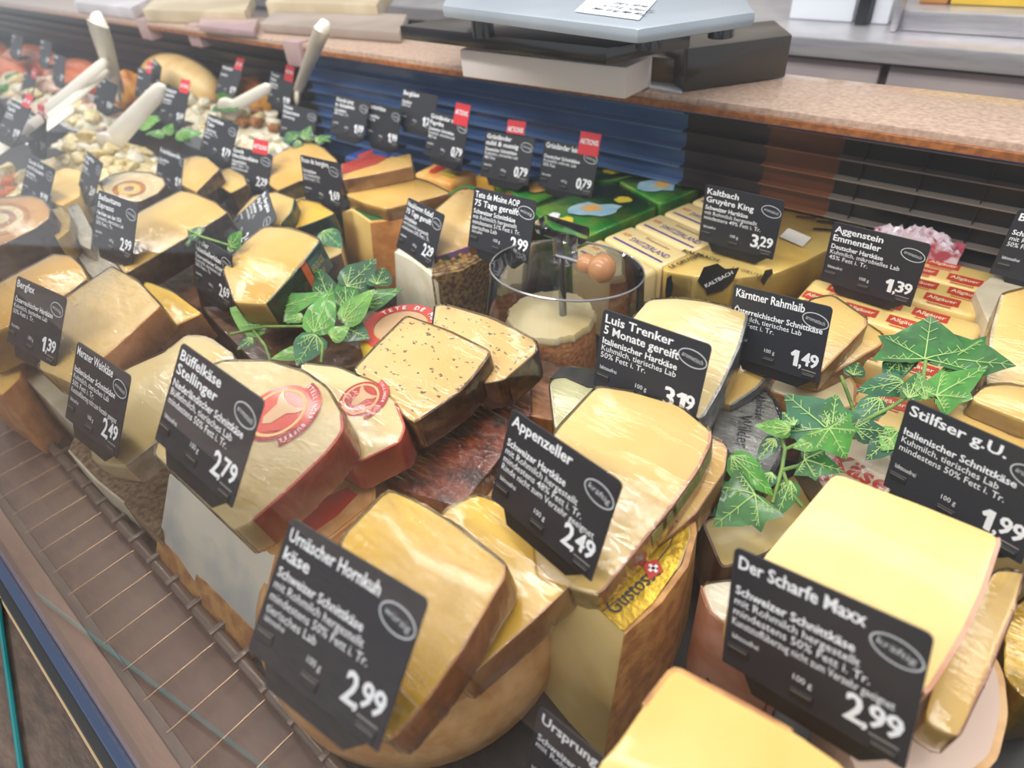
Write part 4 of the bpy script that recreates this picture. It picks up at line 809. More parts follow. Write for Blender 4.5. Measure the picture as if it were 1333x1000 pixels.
heap('cream cheese cube with herbs in the large oval bowl at upper left', 'cheese cube', 'cheese_cube', 'herbed cheese cubes in the large bowl', p, .23, .10, .06, .07, 110, [CUB, CUB2, CUB], .019, 3)
T, p2 = bowl('white oval bowl of dressed cheese salad in the upper centre left', 330, 170, .07, .22, .09, .06)
heap('creamy cheese dumpling in the bowl left of the back-row cards', 'cheese ball', 'cheese_ball', 'cheese balls in the centre bowl', p2, .21, .085, .06, .055, 60, [CUB2, CUB2, MUSH, CUB], .022, 5)
T, p3 = bowl('white bowl of white cheese salad at the far left behind the red tags', 66, 128, .07, .22, .10, .06)
heap('pale cheese piece in the far left bowl behind the red tags', 'cheese piece', 'cheese_piece', 'pale cheese pieces in the far left bowl', p3, .21, .09, .06, .06, 70, [CUB2, CUB, CUB3], .026, 9)
T, p4 = bowl('white bowl with tomato and cheese at the far upper left', 182, 118, .07, .18, .085, .06)
heap('orange and cream antipasti piece behind the crossed spoons', 'antipasti', 'antipasti_piece', 'antipasti behind the spoons', p4, .17, .075, .06, .05, 40, [CUB2, mat('tomato_orange', '#d9793a', None, .4), CUB, HERB], .022, 11)
T, p7 = bowl('white bowl of creamy salad between the tall spoon and the red-tagged cards', 262, 150, .07, .17, .07, .06)
heap('creamy salad piece behind the lettuce garnish', 'cheese piece', 'cheese_piece', 'creamy salad pieces behind the lettuce', p7, .16, .062, .06, .055, 60, [CUB2, CUB, CUB2, HERB], .024, 21)
T, p8 = bowl('white bowl of pale salad left of the tall spoon', 118, 152, .07, .16, .065, .06)
heap('pale salad piece under the tongs', 'cheese piece', 'cheese_piece', 'pale salad pieces under the tongs', p8, .15, .058, .06, .05, 60, [CUB2, CUB3, CUB, CUB2], .026, 23)
T, p9 = bowl('white bowl of pale salad at the far left edge below the fish', 12, 112, .07, .16, .07, .06)
heap('pale salad piece at the far left edge', 'cheese piece', 'cheese_piece', 'pale salad pieces at the far left edge', p9, .15, .062, .06, .05, 50, [CUB2, CUB3, CUB, HERB], .030, 25)
T, p5 = bowl('white oval dish of glazed cheese rounds right of the upright white spoon', 385, 118, .07, .14, .06, .06)
heap('red-glazed pale cheese round by the upright white spoon', 'cheese ball', 'cheese_ball', 'glazed cheese rounds by the spoon', p5, .13, .055, .07, .045, 16, [CUB2, mat('glaze_red', '#a8322c', '#d9b48a', .3, 60, 3), PASTE['cream']], .030, 13)
T, p6 = bowl('white bowl with orange spread at the left edge under the cards', 15, 245, .07, .12, .06, .06)
heap('pale orange dressed cube at the left edge', 'cheese cube', 'cheese_cube', 'dressed cubes at the left edge', p6, .11, .055, .07, .03, 22, [CUB2, mat('tomato_orange', '#d9793a', None, .4), CUB], .02, 15)
def smear(): pass
# loaf-shaped bread and golden cheese at the back
pp = P(232, 103, .12); T = thing('bread_loaf', 'round pale golden loaf at the back between the red-tagged cards', 'bread', (pp.x, pp.y, .0))
bm = bmesh.new(); bmesh.ops.create_uvsphere(bm, u_segments=32, v_segments=18, radius=1)
for v in bm.verts: v.co = Vector((pp.x + v.co.x * .20, pp.y + v.co.y * .075, .10 + v.co.z * .085))
add('crust', bm, mat('crust_gold', '#e6c88c', '#cf9f58', .5, 9, 3, .3, 40, .2), T, 80)
for (u, v, rr, lab) in ((325, 118, .09, 'golden orange cheese heap behind the red-tagged card pair'), (160, 108, .05, 'orange glazed piece behind the left red tag')):
    pp = P(u, v, .12); bm = bmesh.new(); bmesh.ops.create_uvsphere(bm, u_segments=24, v_segments=14, radius=1)
    for w_ in bm.verts: w_.co = Vector((pp.x + w_.co.x * rr, pp.y + w_.co.y * .05, .09 + w_.co.z * .06)) + Vector((math.sin(w_.co.y * 9), math.sin(w_.co.x * 7), math.sin(w_.co.x * 11))) * .006
    tag(add('cheese_heap', bm, mat('glaze_gold', '#d99a3e', '#b5692a', .35, 20, 3, .3, 60, .5), None, 80), lab, 'cheese')
# salmon fillets
SAL = mat('salmon', '#e08558', '#cf6a42', .4, 18, 2, .2, 60, .5, stretch=(1, 5, 1))
for k, (x, y, sx_, sy_, rz) in enumerate(((-2.66, .80, .20, .07, .1), (-3.1, .68, .24, .065, .1), (-3.15, .82, .24, .075, .05), (-2.95, .50, .22, .07, .1), (-3.6, .76, .24, .11, .1))):
    bm = bmesh.new(); bmesh.ops.create_uvsphere(bm, u_segments=28, v_segments=14, radius=1)
    for v in bm.verts:
        q = v.co.copy(); tp = .65 + .35 * q.x
        X_, Y_ = q.x * sx_, q.y * sy_ * (1.1 - .35 * q.x); cz, sz = math.cos(rz), math.sin(rz)
        v.co = Vector((x + X_ * cz - Y_ * sz, y + X_ * sz + Y_ * cz, .055 + max(q.z, -.6) * .075))
    o = add('salmon_fillet', bm, SAL, None, 80)
    tag(o, ['blurred orange fish fillet nearest the crossed spoons', 'blurred orange fish fillet at the far left, middle of the pile', 'blurred orange fish fillet along the back of the far left pile', 'blurred orange fillet in front of the far left pile', 'blurred reddish fillet farthest away at the left edge'][k], 'fish', 'orange fish fillets at the far left')
for k, (u, v, col_, lab) in enumerate(((10, 14, '#a9c4e6', 'pale blue bowl at the top left corner, leftmost'), (31, 14, '#9fb8e0', 'pale blue bowl at the top left corner, second'), (72, 14, '#8fb4e8', 'pale blue bowl at the top left corner, third'))):
    pp = P(u, v, .16); o = add('small_bowl', lathe_bm((pp.x, pp.y, .10), [(0, 0), (.06, 0), (.10, .06), (.09, .06), (.05, .012), (0, .012)], 24), mat('bowl_blue%d' % k, col_, None, .3)); tag(o, lab, 'bowl')
o = struct('trim_10', box_bm(-5.0, -3.1, .96 - .12, 1.3, .0, .10, .003), mat('far_dark', '#1d2430', None, .4))
# spoons and tongs
SPW = mat('spoon_white', '#f4efe4', '#ebe4d6', .35, 6, 2, 0, 0, .4)
def spoon(label, pts, w0, w1, bowl_=True, name='serving_spoon', cat='spoon'):
    lb_ = None
    """flat rounded handle through 3-D points"""
    T = thing(name, label, cat, pts[-1]); bm = bmesh.new(); n = len(pts); rows = []
    d0 = (pts[1] - pts[0]); pts = [pts[0], pts[0] + d0 * .12, pts[0] + d0 * .4] + list(pts[1:]); n = len(pts)
    for i, p in enumerate(pts):
        d = (pts[min(i + 1, n - 1)] - pts[max(i - 1, 0)]).normalized(); vw = (CAM - p).normalized(); s = Vector((1, .3, 0)); s = (s - d * s.dot(d)).normalized(); nn = d.cross(s)
        w = w0 + (w1 - w0) * i / (n - 1)
        if i < 3: w *= (.4, .72, .93)[i]
        rows.append([bm.verts.new(p + s * w * math.cos(a) + nn * .0045 * math.sin(a)) for a in [k * math.pi / 5 for k in range(10)]])
    for a, b in zip(rows, rows[1:]):
        for k in range(10): bm.faces.new((a[k], a[(k + 1) % 10], b[(k + 1) % 10], b[k]))
    bm.faces.new(rows[0][::-1]); bm.faces.new(rows[-1]); fixbm(bm); add('handle', bm, SPW, T, 60)
    if bowl_:
        e = pts[-1]; d = (pts[-1] - pts[-2]).normalized()
        bm = bmesh.new(); bmesh.ops.create_uvsphere(bm, u_segments=20, v_segments=10, radius=1)
        q = Vector((0, 0, 1)).rotation_difference(d)
        for v in bm.verts: v.co = e + d * .025 + q @ Vector((v.co.x * .028, v.co.y * .009, v.co.z * .035))
        add('bowl', bm, SPW, T, 60)
def seg(a, b, n=7, sag=0): return [lerp(a, b, i / (n - 1)) + Vector((0, 0, -sag * math.sin(math.pi * i / (n - 1)))) for i in range(n)]
spoon('tall white plastic spoon standing upright at upper left', [P(122, 18, .36)] + seg(P(127, 30, .345), P(153, 118, .13)), .022, .018)
spoon('white plastic spoon standing upright in the dish in the upper centre', [P(424, 26, .34)] + seg(P(419, 40, .325), P(388, 118, .15)), .016, .011)
spoon('upper arm of white tongs lying toward the far left bowl', seg(P(140, 78, .25), P(62, 142, .14)), .012, .014, False, 'serving_tongs', 'tongs')
spoon('lower white tongs arm beneath the upper one at the far left', seg(P(142, 92, .22), P(60, 156, .13)), .010, .016, False, 'serving_tongs', 'tongs')
spoon('white spoon sticking out of the herbed cubes toward the red-tagged card', seg(P(213, 112, .25), P(148, 182, .13)), .012, .022)
spoon('white spoon at the left edge under the tilted cards', seg(P(60, 150, .20), P(-20, 205, .14)), .018, .026)
spoon('short white spoon lying left of the sale card with round tag', seg(P(352, 112, .19), P(306, 138, .14)), .010, .014)
spoon('white scoop handle lying by the far bowl under the dark cards', seg(P(95, 140, .17), P(30, 186, .13)), .020, .024, False, 'serving_scoop', 'scoop')
# ============================================================ IVY
LG = [mat('leaf_green%d' % k, a, b, .42, 60, 3, .3, 120, .25) for k, (a, b) in enumerate((('#2c7426', '#1c5a1c'), ('#4f9a30', '#398024'), ('#1f5a34', '#164727'), ('#6fa844', '#548f38'), ('#22693f', '#1b5634')))]
VEIN = mat('leaf_vein', '#a5c772', None, .45); STEM = mat('ivy_stem', '#7fa050', '#5f8440', .5, 60, 2)
IVY = [(0, .0), (.16, -.06), (.42, .02), (.62, -.10), (.50, .22), (.60, .42), (.40, .46), (.30, .62), (.14, .82), (0, 1.0)]
HEART = [(0, .06), (.18, 0), (.38, .08), (.46, .26), (.42, .46), (.28, .68), (.12, .88), (0, 1.0)]
def leaf(parent, base, tip, width, kind, m, bend=.10, twist=0.0):
    d = tip - base; Ln = d.length; dn = d.normalized(); vw = ((CAM - base).normalized() + Vector((0, 0, .8))).normalized()
    s = dn.cross(vw).normalized(); nn = s.cross(dn)
    if twist: s = (s * math.cos(twist) + nn * math.sin(twist)).normalized(); nn = s.cross(dn)
    out = IVY if kind else HEART; rows = []
    def pt(x, y):
        z = -bend * Ln * (y - .3) ** 2 * 1.6 - .28 * Ln * x * x * bend * 4 + .02 * Ln * math.sin(y * 9 + x * 6)
        return base + dn * (y * Ln) + s * (x * width) + nn * z
    bm = bmesh.new(); mid = []; ys = [y for x, y in out]
    L_ = []; R_ = []
    for x, y in out:
        L_.append((bm.verts.new(pt(-x, y)), bm.verts.new(pt(-x * .5, y * .92 + .02)), ))
        R_.append((bm.verts.new(pt(x, y)), bm.verts.new(pt(x * .5, y * .92 + .02)), ))
        mid.append(bm.verts.new(pt(0, max(0, y) * .98)))
    for side in (L_, R_):
        for i in range(len(out) - 1):
            (a, a2), (b, b2) = side[i], side[i + 1]
            for f in ((a, b, b2, a2), (a2, b2, mid[i + 1], mid[i])):
                try: bm.faces.new(f)
                except ValueError: pass
    bmesh.ops.remove_doubles(bm, verts=bm.verts, dist=.00005); fixbm(bm)
    o = add('leaf', bm, m, parent, 70)
    acc = ([], []); tips = [(0, .98)] + ([(.5, -.04), (-.5, -.04), (.5, .38), (-.5, .38)] if kind else [(.3, .45), (-.3, .45), (.34, .2), (-.34, .2)])
    hv = nn * (.0009 if nn.dot(vw) > 0 else -.0009)
    for tx, ty in tips:
        prev = pt(0, .04) + hv
        for k in range(1, 6):
            q = pt(tx * k / 5, .04 + (ty - .04) * k / 5) + hv; strip(acc, prev, q, .0011 * (1.15 - k / 6), nn.cross(q - prev)); prev = q
        for k in (2, 3, 4):
            bx_, by_ = tx * k / 5, .04 + (ty - .04) * k / 5
            for sg in (-1, 1):
                ex, ey = bx_ + sg * .10 * (1 if tx == 0 else .6), by_ + .10
                strip(acc, pt(bx_, by_) + hv, pt(ex, ey) + hv, .0005, nn.cross(pt(ex, ey) - pt(bx_, by_)))
    add('vein', acc, VEIN, o, 0)
    return o
def garland(name, label, stems, leaves, z):
    p = P(*leaves[0][0], z); T = thing(name, label, 'ivy', (p.x, p.y, z - .03))
    for st in stems: add('stem', tube_bm([P(u, v, zz) for u, v, zz in st], .0017, 8), STEM, T, 60)
    for (b, t, w, kd, mi, z0, z1) in leaves:
        B, Tp = P(*b, z0), P(*t, z1); leaf(T, B, Tp, (Tp - B).length * w, kd, LG[mi])
garland('ivy_garland', 'artificial ivy sprig in the left middle below the 2,69 wedge', [[(300, 435, .12), (345, 425, .13), (400, 425, .135), (440, 410, .14), (470, 375, .14)], [(400, 425, .13), (420, 450, .13), (418, 472, .12)], [(375, 422, .13), (380, 400, .14)], [(330, 430, .125), (345, 450, .12), (352, 470, .11)]],
 [((350, 425), (297, 398), .75, 0, 3, .125, .14), ((345, 408), (425, 379), .42, 0, 1, .14, .155), ((408, 435), (432, 372), .62, 0, 1, .135, .165), ((430, 395), (412, 345), .5, 0, 2, .14, .16), ((412, 435), (386, 474), .8, 0, 4, .135, .13), ((405, 455), (352, 466), .5, 0, 3, .12, .125),
  ((445, 420), (487, 375), .62, 0, 3, .14, .165), ((450, 375), (490, 335), .8, 0, 2, .15, .165), ((470, 398), (524, 374), .5, 0, 0, .145, .155), ((452, 405), (447, 350), .5, 0, 0, .14, .16), ((445, 425), (480, 440), .8, 0, 2, .13, .13), ((420, 300), (445, 322), .7, 0, 4, .15, .14),
  ((430, 440), (455, 425), .9, 0, 3, .135, .14), ((330, 440), (308, 455), .7, 0, 2, .12, .115), ((395, 412), (368, 418), .6, 0, 1, .14, .14), ((490, 372), (500, 345), .7, 0, 2, .15, .15)], .14)
garland('ivy_garland', 'large artificial ivy vine with veined leaves at the right behind the right-edge card', [[(1005, 655, .12), (1018, 610, .13), (1022, 585, .14), (1045, 575, .14), (1082, 562, .145), (1120, 550, .145), (1160, 530, .15), (1200, 505, .155), (1230, 480, .16), (1255, 455, .17)], [(1022, 585, .14), (1012, 560, .14), (1010, 545, .14)], [(1200, 505, .155), (1205, 470, .165)], [(1018, 612, .13), (1045, 605, .13), (1065, 600, .13)], [(1018, 610, .13), (1028, 640, .12), (1045, 660, .115)], [(1095, 490, .12), (1108, 525, .12), (1115, 545, .14)]],
 [((1203, 470), (1213, 408), 1.25, 1, 0, .165, .185), ((1236, 468), (1322, 474), .9, 1, 0, .165, .185), ((1196, 470), (1156, 444), 1.0, 1, 2, .16, .16), ((1216, 517), (1288, 474), .55, 1, 1, .16, .18), ((1178, 497), (1115, 508), .6, 0, 4, .15, .15), ((1182, 520), (1198, 481), .62, 0, 0, .155, .17), ((1205, 521), (1196, 486), .8, 0, 3, .155, .17),
  ((1147, 518), (1110, 556), .55, 0, 4, .15, .145), ((1110, 558), (1160, 562), .85, 0, 2, .145, .14), ((1160, 570), (1128, 598), .7, 0, 2, .14, .135), ((1170, 560), (1150, 585), .9, 0, 3, .14, .14), ((1078, 560), (1021, 511), .95, 1, 4, .15, .155), ((1082, 560), (1089, 511), .7, 0, 0, .15, .165), ((1078, 556), (1103, 598), 1.2, 1, 1, .165, .15), ((1060, 575), (1032, 583), .9, 0, 3, .155, .15),
  ((1030, 560), (983, 553), .6, 0, 3, .15, .155), ((1035, 555), (1018, 535), .7, 0, 4, .15, .15), ((1010, 570), (984, 602), .6, 0, 2, .145, .13), ((1045, 598), (1101, 614), .75, 1, 0, .135, .135), ((950, 592), (1008, 645), .6, 0, 1, .145, .13), ((985, 642), (928, 685), .95, 1, 0, .135, .12), ((1005, 615), (992, 640), .7, 0, 4, .13, .125), ((1030, 625), (1010, 675), .6, 0, 0, .125, .11),
  ((955, 640), (915, 672), .8, 0, 2, .12, .11), ((1110, 490), (1118, 470), .8, 0, 2, .12, .12), ((1170, 470), (1150, 490), .9, 0, 4, .155, .15)], .15)
garland('ivy_sprig', 'two small green leaves beside the 2,69 card at the coffee-rind wedge', [[(245, 300, .19), (262, 308, .19), (300, 320, .18), (314, 305, .185)]],
 [((262, 305), (243, 300), .9, 0, 2, .19, .19), ((300, 322), (314, 300), .8, 0, 1, .18, .20), ((296, 325), (310, 318), .8, 0, 3, .17, .175), ((250, 312), (240, 318), .8, 0, 2, .18, .17)], .18)
garland('basil_sprig', 'green basil leaves in front of the card above the yellow wedge', [[(375, 178, .15), (395, 180, .15), (430, 184, .15)]], [((395, 182), (405, 163), .8, 0, 0, .15, .17), ((385, 182), (372, 170), .8, 0, 4, .15, .155), ((410, 184), (432, 176), .6, 0, 4, .15, .155), ((392, 184), (380, 195), .8, 0, 2, .15, .14)], .15)
garland('lettuce_garnish', 'light green lettuce garnish on the rim of the bowl below the red-tagged card', [[(190, 175, .13), (215, 172, .13), (262, 175, .13)]], [((215, 175), (190, 172), .5, 0, 1, .135, .14), ((215, 175), (225, 160), .8, 0, 1, .135, .15), ((228, 176), (262, 172), .5, 0, 1, .135, .14), ((240, 178), (250, 186), .9, 0, 0, .135, .12), ((200, 162), (182, 152), .8, 0, 3, .135, .14), ((290, 132), (305, 142), .9, 0, 0, .14, .14), ((300, 125), (285, 128), .9, 0, 1, .14, .15)], .135)
# ============================================================ PRICE CARDS
POSE = {
 'urn':(-0.2681,0.0820,0.2546,6.0,43.6,0.7,0.0832),
 'maxx':(-0.0675,0.2445,0.2144,-10.4,18.1,14.9,0.0820),
 'stilf':(-0.0277,0.4617,0.1960,-23.8,8.9,10.3,0.0811),
 'app':(-0.2402,0.2452,0.2342,-9.2,23.5,1.9,0.0777),
 'luis':(-0.2697,0.4053,0.2211,-0.3,13.9,1.4,0.0784),
 'kaernt':(-0.2227,0.5808,0.1728,-8.9,9.9,8.4,0.0810),
 'agg':(-0.1851,0.7567,0.1807,-5.3,0.7,1.8,0.0785),
 'kalt':(-0.3505,0.7605,0.1903,-0.6,2.6,0.4,0.0788),
 'tete':(-0.5935,0.5790,0.2021,1.3,21.6,1.4,0.0797),
 'belp':(-0.7398,0.5806,0.1545,-14.0,29.2,3.3,0.0778),
 'wald':(-0.9000,0.3208,0.1658,-1.3,22.2,-1.5,0.0776),
 'esp':(-1.0295,0.2665,0.2215,5.7,32.4,-0.9,0.0796),
 'berg':(-0.8702,0.1044,0.2134,9.2,36.5,-1.5,0.0791),
 'mer':(-0.6590,0.0914,0.2148,2.7,35.4,1.1,0.0782),
 'bueff':(-0.4392,0.1172,0.2885,2.1,37.8,-2.6,0.0776),
 'tomm':(-1.0364,0.5940,0.1629,2.3,12.5,1.5,0.0775),
 'a':(-1.7441,0.3788,0.2261,4.5,46.6,-4.2,0.0796),
 'b':(-1.7917,0.4078,0.1888,1.1,27.1,-2.3,0.0783),
 'c':(-1.4968,0.3047,0.1746,6.8,37.0,-6.1,0.0771),
 'd':(-1.4348,0.3848,0.1694,-6.5,36.7,-1.1,0.0778),
 'e':(-1.4467,0.5212,0.1321,4.8,32.2,-3.0,0.0751),
 'f':(-1.3513,0.6014,0.1879,5.3,34.7,-5.9,0.0778),
 'g':(-1.6759,0.6703,0.1876,4.3,35.8,-2.2,0.0782),
 'h':(-2.0644,0.7753,0.1671,-5.8,31.5,-0.5,0.0774),
 'h2':(-2.3196,0.9239,0.1353,-10.8,27.7,-6.6,0.0752),
 'i':(-1.8013,0.8875,0.1725,-1.9,38.8,-0.2,0.0777),
 'j':(-1.6130,0.9124,0.1702,-1.0,26.5,-3.4,0.0773),
 'k':(-1.4191,0.8103,0.1440,12.9,29.0,-6.2,0.0749),
 'l':(-1.2496,0.8407,0.1731,4.3,30.0,-1.9,0.0774),
 'm':(-1.1574,0.8523,0.1677,-0.7,21.3,-1.0,0.0773),
 'n':(-1.1778,0.9672,0.1614,3.9,26.7,-2.2,0.0768),
 'o':(-0.9378,0.8260,0.1859,-3.1,24.0,-0.3,0.0784),
 'p':(-0.8008,0.8267,0.1700,3.8,24.0,0.6,0.0775),
 'q':(-0.6872,0.8485,0.1661,6.8,19.9,-1.9,0.0767),
 'r':(-1.2732,0.5911,0.1403,15.3,30.1,-5.2,0.0748),
 's1':(-3.1799,0.8036,0.1716,2.8,35.1,-3.0,0.0775),
 's2':(-2.8134,0.7845,0.1827,-0.7,33.3,-1.9,0.0781),
 's3':(-2.4163,0.6880,0.1920,-3.1,29.7,0.1,0.0787),
 's4':(-2.6108,0.6428,0.1365,-0.2,36.7,-6.4,0.0751),
 't1':(-2.0799,0.6743,0.1679,4.9,35.0,-10.4,0.0763),
 'us':(-0.1364,0.1359,0.1000,0,20,0,.079),
 'redge':(-0.0250,0.8659,0.1900,-2,5,0,.079),
 'lie':(-0.9334,0.4632,0.1700,-19,60,-9,.079),
}
CS = {'tete': .92, 'tomm': .93, 'app': .95, 'belp': .94, 'us': .93, 'luis': .92, 'wald': .95, 'n': .88, 'h2': .84, 'lie': .97, 'r': .93, 'e': .93, 'kaernt': .92}
wI, aro, kr = 'würzig', 'aromatisch', 'kräftig'
KM, RH, F50 = 'Kuhmilch, tierisches Lab', 'mit Rohmilch hergestellt', 'mindestens 50% Fett i. Tr.'
CARDS = [
 ('urn', ['Urnäscher Hornkuh', 'käse'], ['Schweizer Schnittkäse', RH, F50, 'tierisches Lab'], '2', '99', wI, 0, 'large blurred black 2,99 price card at the lower left before the bright yellow wedges'),
 ('maxx', ['Der Scharfe Maxx'], ['Schweizer Schnittkäse', RH, F50, 'Kunststoffüberzug nicht zum Verzehr geeignet'], '2', '99', kr, 0, 'largest black price card at the lower right, reading 2,99'),
 ('stilf', ['Stilfser g.U.'], ['Italienischer Schnittkäse', KM, F50], '1', '99', aro, 0, 'black price card cut off by the right edge, in front of the pale slices'),
 ('app', ['Appenzeller'], ['Schweizer Hartkäse', RH, 'mindestens 48% Fett i. Tr.', 'Rinde nicht zum Verzehr geeignet'], '2', '49', kr, 0, 'black price card reading 2,49 in the centre, above the gold foil label'),
 ('luis', ['Luis Trenker', '5 Monate gereift'], ['Italienischer Hartkäse', KM, '50% Fett i. Tr.'], '3', '19', aro, 0, 'sharp black price card reading 3,19 right of the domed cutter'),
 ('kaernt', ['Kärntner Rahmlaib'], ['Österreichischer Schnittkäse', KM, '50% Fett i. Tr.'], '1', '49', aro, 0, 'black price card reading 1,49 above the right ivy'),
 ('agg', ['Aggenstein', 'Emmentaler'], ['Deutscher Hartkäse', 'Kuhmilch, mikrobielles Lab', '45% Fett i. Tr.'], '1', '39', aro, 0, 'black price card reading 1,39 on the red-labelled loaves'),
 ('kalt', ['Kaltbach', 'Gruyère King'], ['Schweizer Hartkäse', RH, 'mindestens 49% Fett i. Tr.'], '3', '29', aro, 0, 'black price card reading 3,29 on the yellow wrapped half wheel'),
 ('tete', ['Tete de Moine AOP', '75 Tage gereift'], ['Schweizer Schnittkäse', RH, 'mindestens 51% Fett i. Tr.', 'tierisches Lab'], '2', '99', wI, 0, 'black price card reading 2,99 standing on the clear dome'),
 ('belp', ['Heublumen Rebell', '70 Tage gereift'], ['Schnittkäse', RH, 'mindestens 50% Fett i. Tr.'], '2', '29', wI, 0, 'narrow-looking black card reading 2,29 on the speckled wheel'),
 ('wald', ['Tiroler', 'Felsenkellerkäse'], ['Österreichischer Schnittkäse', KM, '50% Fett i. Tr.'], '2', '69', wI, 0, 'black card reading 2,69 left of the green-sided wedge'),
 ('esp', ['Bellavitano', 'Espresso'], ['Hartkäse aus den USA', KM, '50% Fett i. Tr.'], '2', '99', wI, 0, 'black card reading 2,99 left of the coffee-rind wedge'),
 ('berg', ['Bergfex'], ['Österreichischer Hartkäse', KM, '50% Fett i. Tr.'], '1', '39', wI, 0, 'black card reading 1,39 at the left edge'),
 ('mer', ['Meraner Weinkäse'], ['Italienischer Schnittkäse', KM, '50% Fett i. Tr.', 'Kunststoffüberzug nicht zum Verzehr geeignet'], '2', '49', aro, 0, 'black card reading 2,49 by the front air grille on the left'),
 ('bueff', ['Büffelkäse', 'Stellinger'], ['Niederländischer Schnittkäse', 'Büffelmilch, tierisches Lab', 'mindestens 50% Fett i. Tr.'], '2', '79', aro, 0, 'big black card reading 2,79 in front of the red-emblem wedges'),
 ('tomm', ['Rose de bergère'], ['Schnittkäse', 'aus Schafsmilch', '50% Fett i. Tr.'], '1', '69', wI, 0, 'black card reading 1,69 left of the stacked slices'),
 ('us', ['Ursprung'], ['Schweizer Hartkäse', RH], '2', '99', kr, 0, 'black card cut off by the bottom edge beside the nearest block'),
 ('redge', ['Bergkäse'], ['Schnittkäse', RH, '50% Fett'], '1', '79', aro, 0, 'black card peeking in at the right edge before the air grille'),
 ('a', ['Frischkäse', 'Paprika'], ['Zubereitung', '60% Fett i. Tr.'], '1', '99', '', 'A', 'dark card with red tag, leftmost over the left-edge spoon'),
 ('b', ['Salat', 'Feta'], ['aus Kuhmilch', '45% Fett'], '1', '49', '', 'B', 'dark card turned sideways with red tag left of the herbed cubes'),
 ('c', ['Gouda Rolle', 'mit Kräutern'], ['Schnittkäse', '48% Fett i. Tr.'], '1', '99', wI, 0, 'dark card standing behind the large rolled cheese'),
 ('d', ['Ziegenkäse', 'Rolle'], ['Weichkäse', '45% Fett i. Tr.'], '2', '69', wI, 0, 'very narrow slanted dark card right of the tan piece'),
 ('e', ['Frischkäserolle'], ['Schnittkäse', '50% Fett'], '1', '99', wI, 0, 'dark card between the small rolled cheese and the brown-rinded wedge'),
 ('f', ['Frischkäse', 'Taler'], ['Zubereitung', '60% Fett i. Tr.', 'Kräuter'], '1', '79', wI, 0, 'dark bluish card over the white dish rim, left of the 2,29 sale card'),
 ('g', ['Antipasti', 'gemischt'], ['Zubereitung', 'mit Kräutern'], '1', '69', '', 'C', 'dark card with red tag in front of the round loaf'),
 ('h', ['Oliven'], ['mit Kräutern'], '1', '59', '', 'C', 'small dark card left of the round loaf'),
 ('h2', ['Peperoni'], ['gefüllt'], '1', '89', '', 0, 'tiny dark card just behind the one left of the round loaf'),
 ('i', ['Hirtenkäse'], ['Zubereitung'], '1', '79', '', 'C', 'dark card with red tag right of the round loaf'),
 ('j', ['Tomaten', 'Creme'], ['Zubereitung', 'mit Kräutern'], '1', '19', '', 'D', 'dark card with red tag left of the upright spoon'),
 ('k', ['Feine', 'Käsecreme'], ['Zubereitung'], '1', '29', wI, 0, 'half-hidden dark card above the basil leaves'),
 ('l', ['Gouda jung', 'in Scheiben'], ['Schnittkäse', '48% Fett i. Tr.'], '1', '09', wI, 0, 'leftmost of the back-row cards over the coloured packets, reading 1,09'),
 ('m', ['Butterkäse'], ['Schnittkäse', '45% Fett'], '1', '99', wI, 0, 'back-row card second from left over the packets'),
 ('n', ['Bergkäse'], ['Hartkäse', '50% Fett'], '1', '29', '', 0, 'pale bluish farthest back-row card by the navy panel'),
 ('o', ['Grünländer mit', 'Paprika'], ['Deutscher Schnittkäse', KM, '48% Fett'], '0', '79', wI, 'D', 'back-row card reading 0,79 with red tag, left of the other two'),
 ('p', ['Grünländer', 'mild & nussig'], ['Deutscher Schnittkäse', KM, '48% Fett'], '0', '79', wI, 'E', 'back-row card reading 0,79 with red tag, middle one of three'),
 ('q', ['Grünländer leicht'], ['Deutscher Schnittkäse', 'Kuhmilch, mikrob. Lab', '30% Fett'], '0', '79', wI, 'D', 'back-row card reading 0,79 with red tag, right one of three'),
 ('r', ['Gouda', 'Hochlandkäse'], ['Schnittkäse', '48% Fett i. Tr.', 'tierisches Lab'], '2', '29', wI, 'F', 'dark card reading 2,29 with red tag above the lying card'),
 ('lie', ['Bio Bergkäse', 'Alp Senn'], ['Schnittkäse', '50% Fett i. Tr.', 'aus Rohmilch'], '2', '49', wI, 0, 'dark card lying tilted on its side above the golden green-sided wedge'),
 ('s1', ['Lachs'], ['Filet'], '3', '99', '', 0, 'tiny blurred card over the fish fillets, leftmost'),
 ('s2', ['Lachs'], ['geräuchert'], '3', '49', '', 0, 'tiny blurred card over the fish fillets, second'),
 ('s3', ['Forelle'], ['Filet'], '2', '99', '', 0, 'tiny blurred card over the fish fillets, rightmost'),
 ('s4', ['Feta'], ['Salat'], '1', '99', '', 'C', 'tiny blurred card below the fish fillets'),
 ('t1', ['Oliven'], ['Salat'], '1', '69', '', 0, 'dark blurred card behind the tongs at upper left'),
]
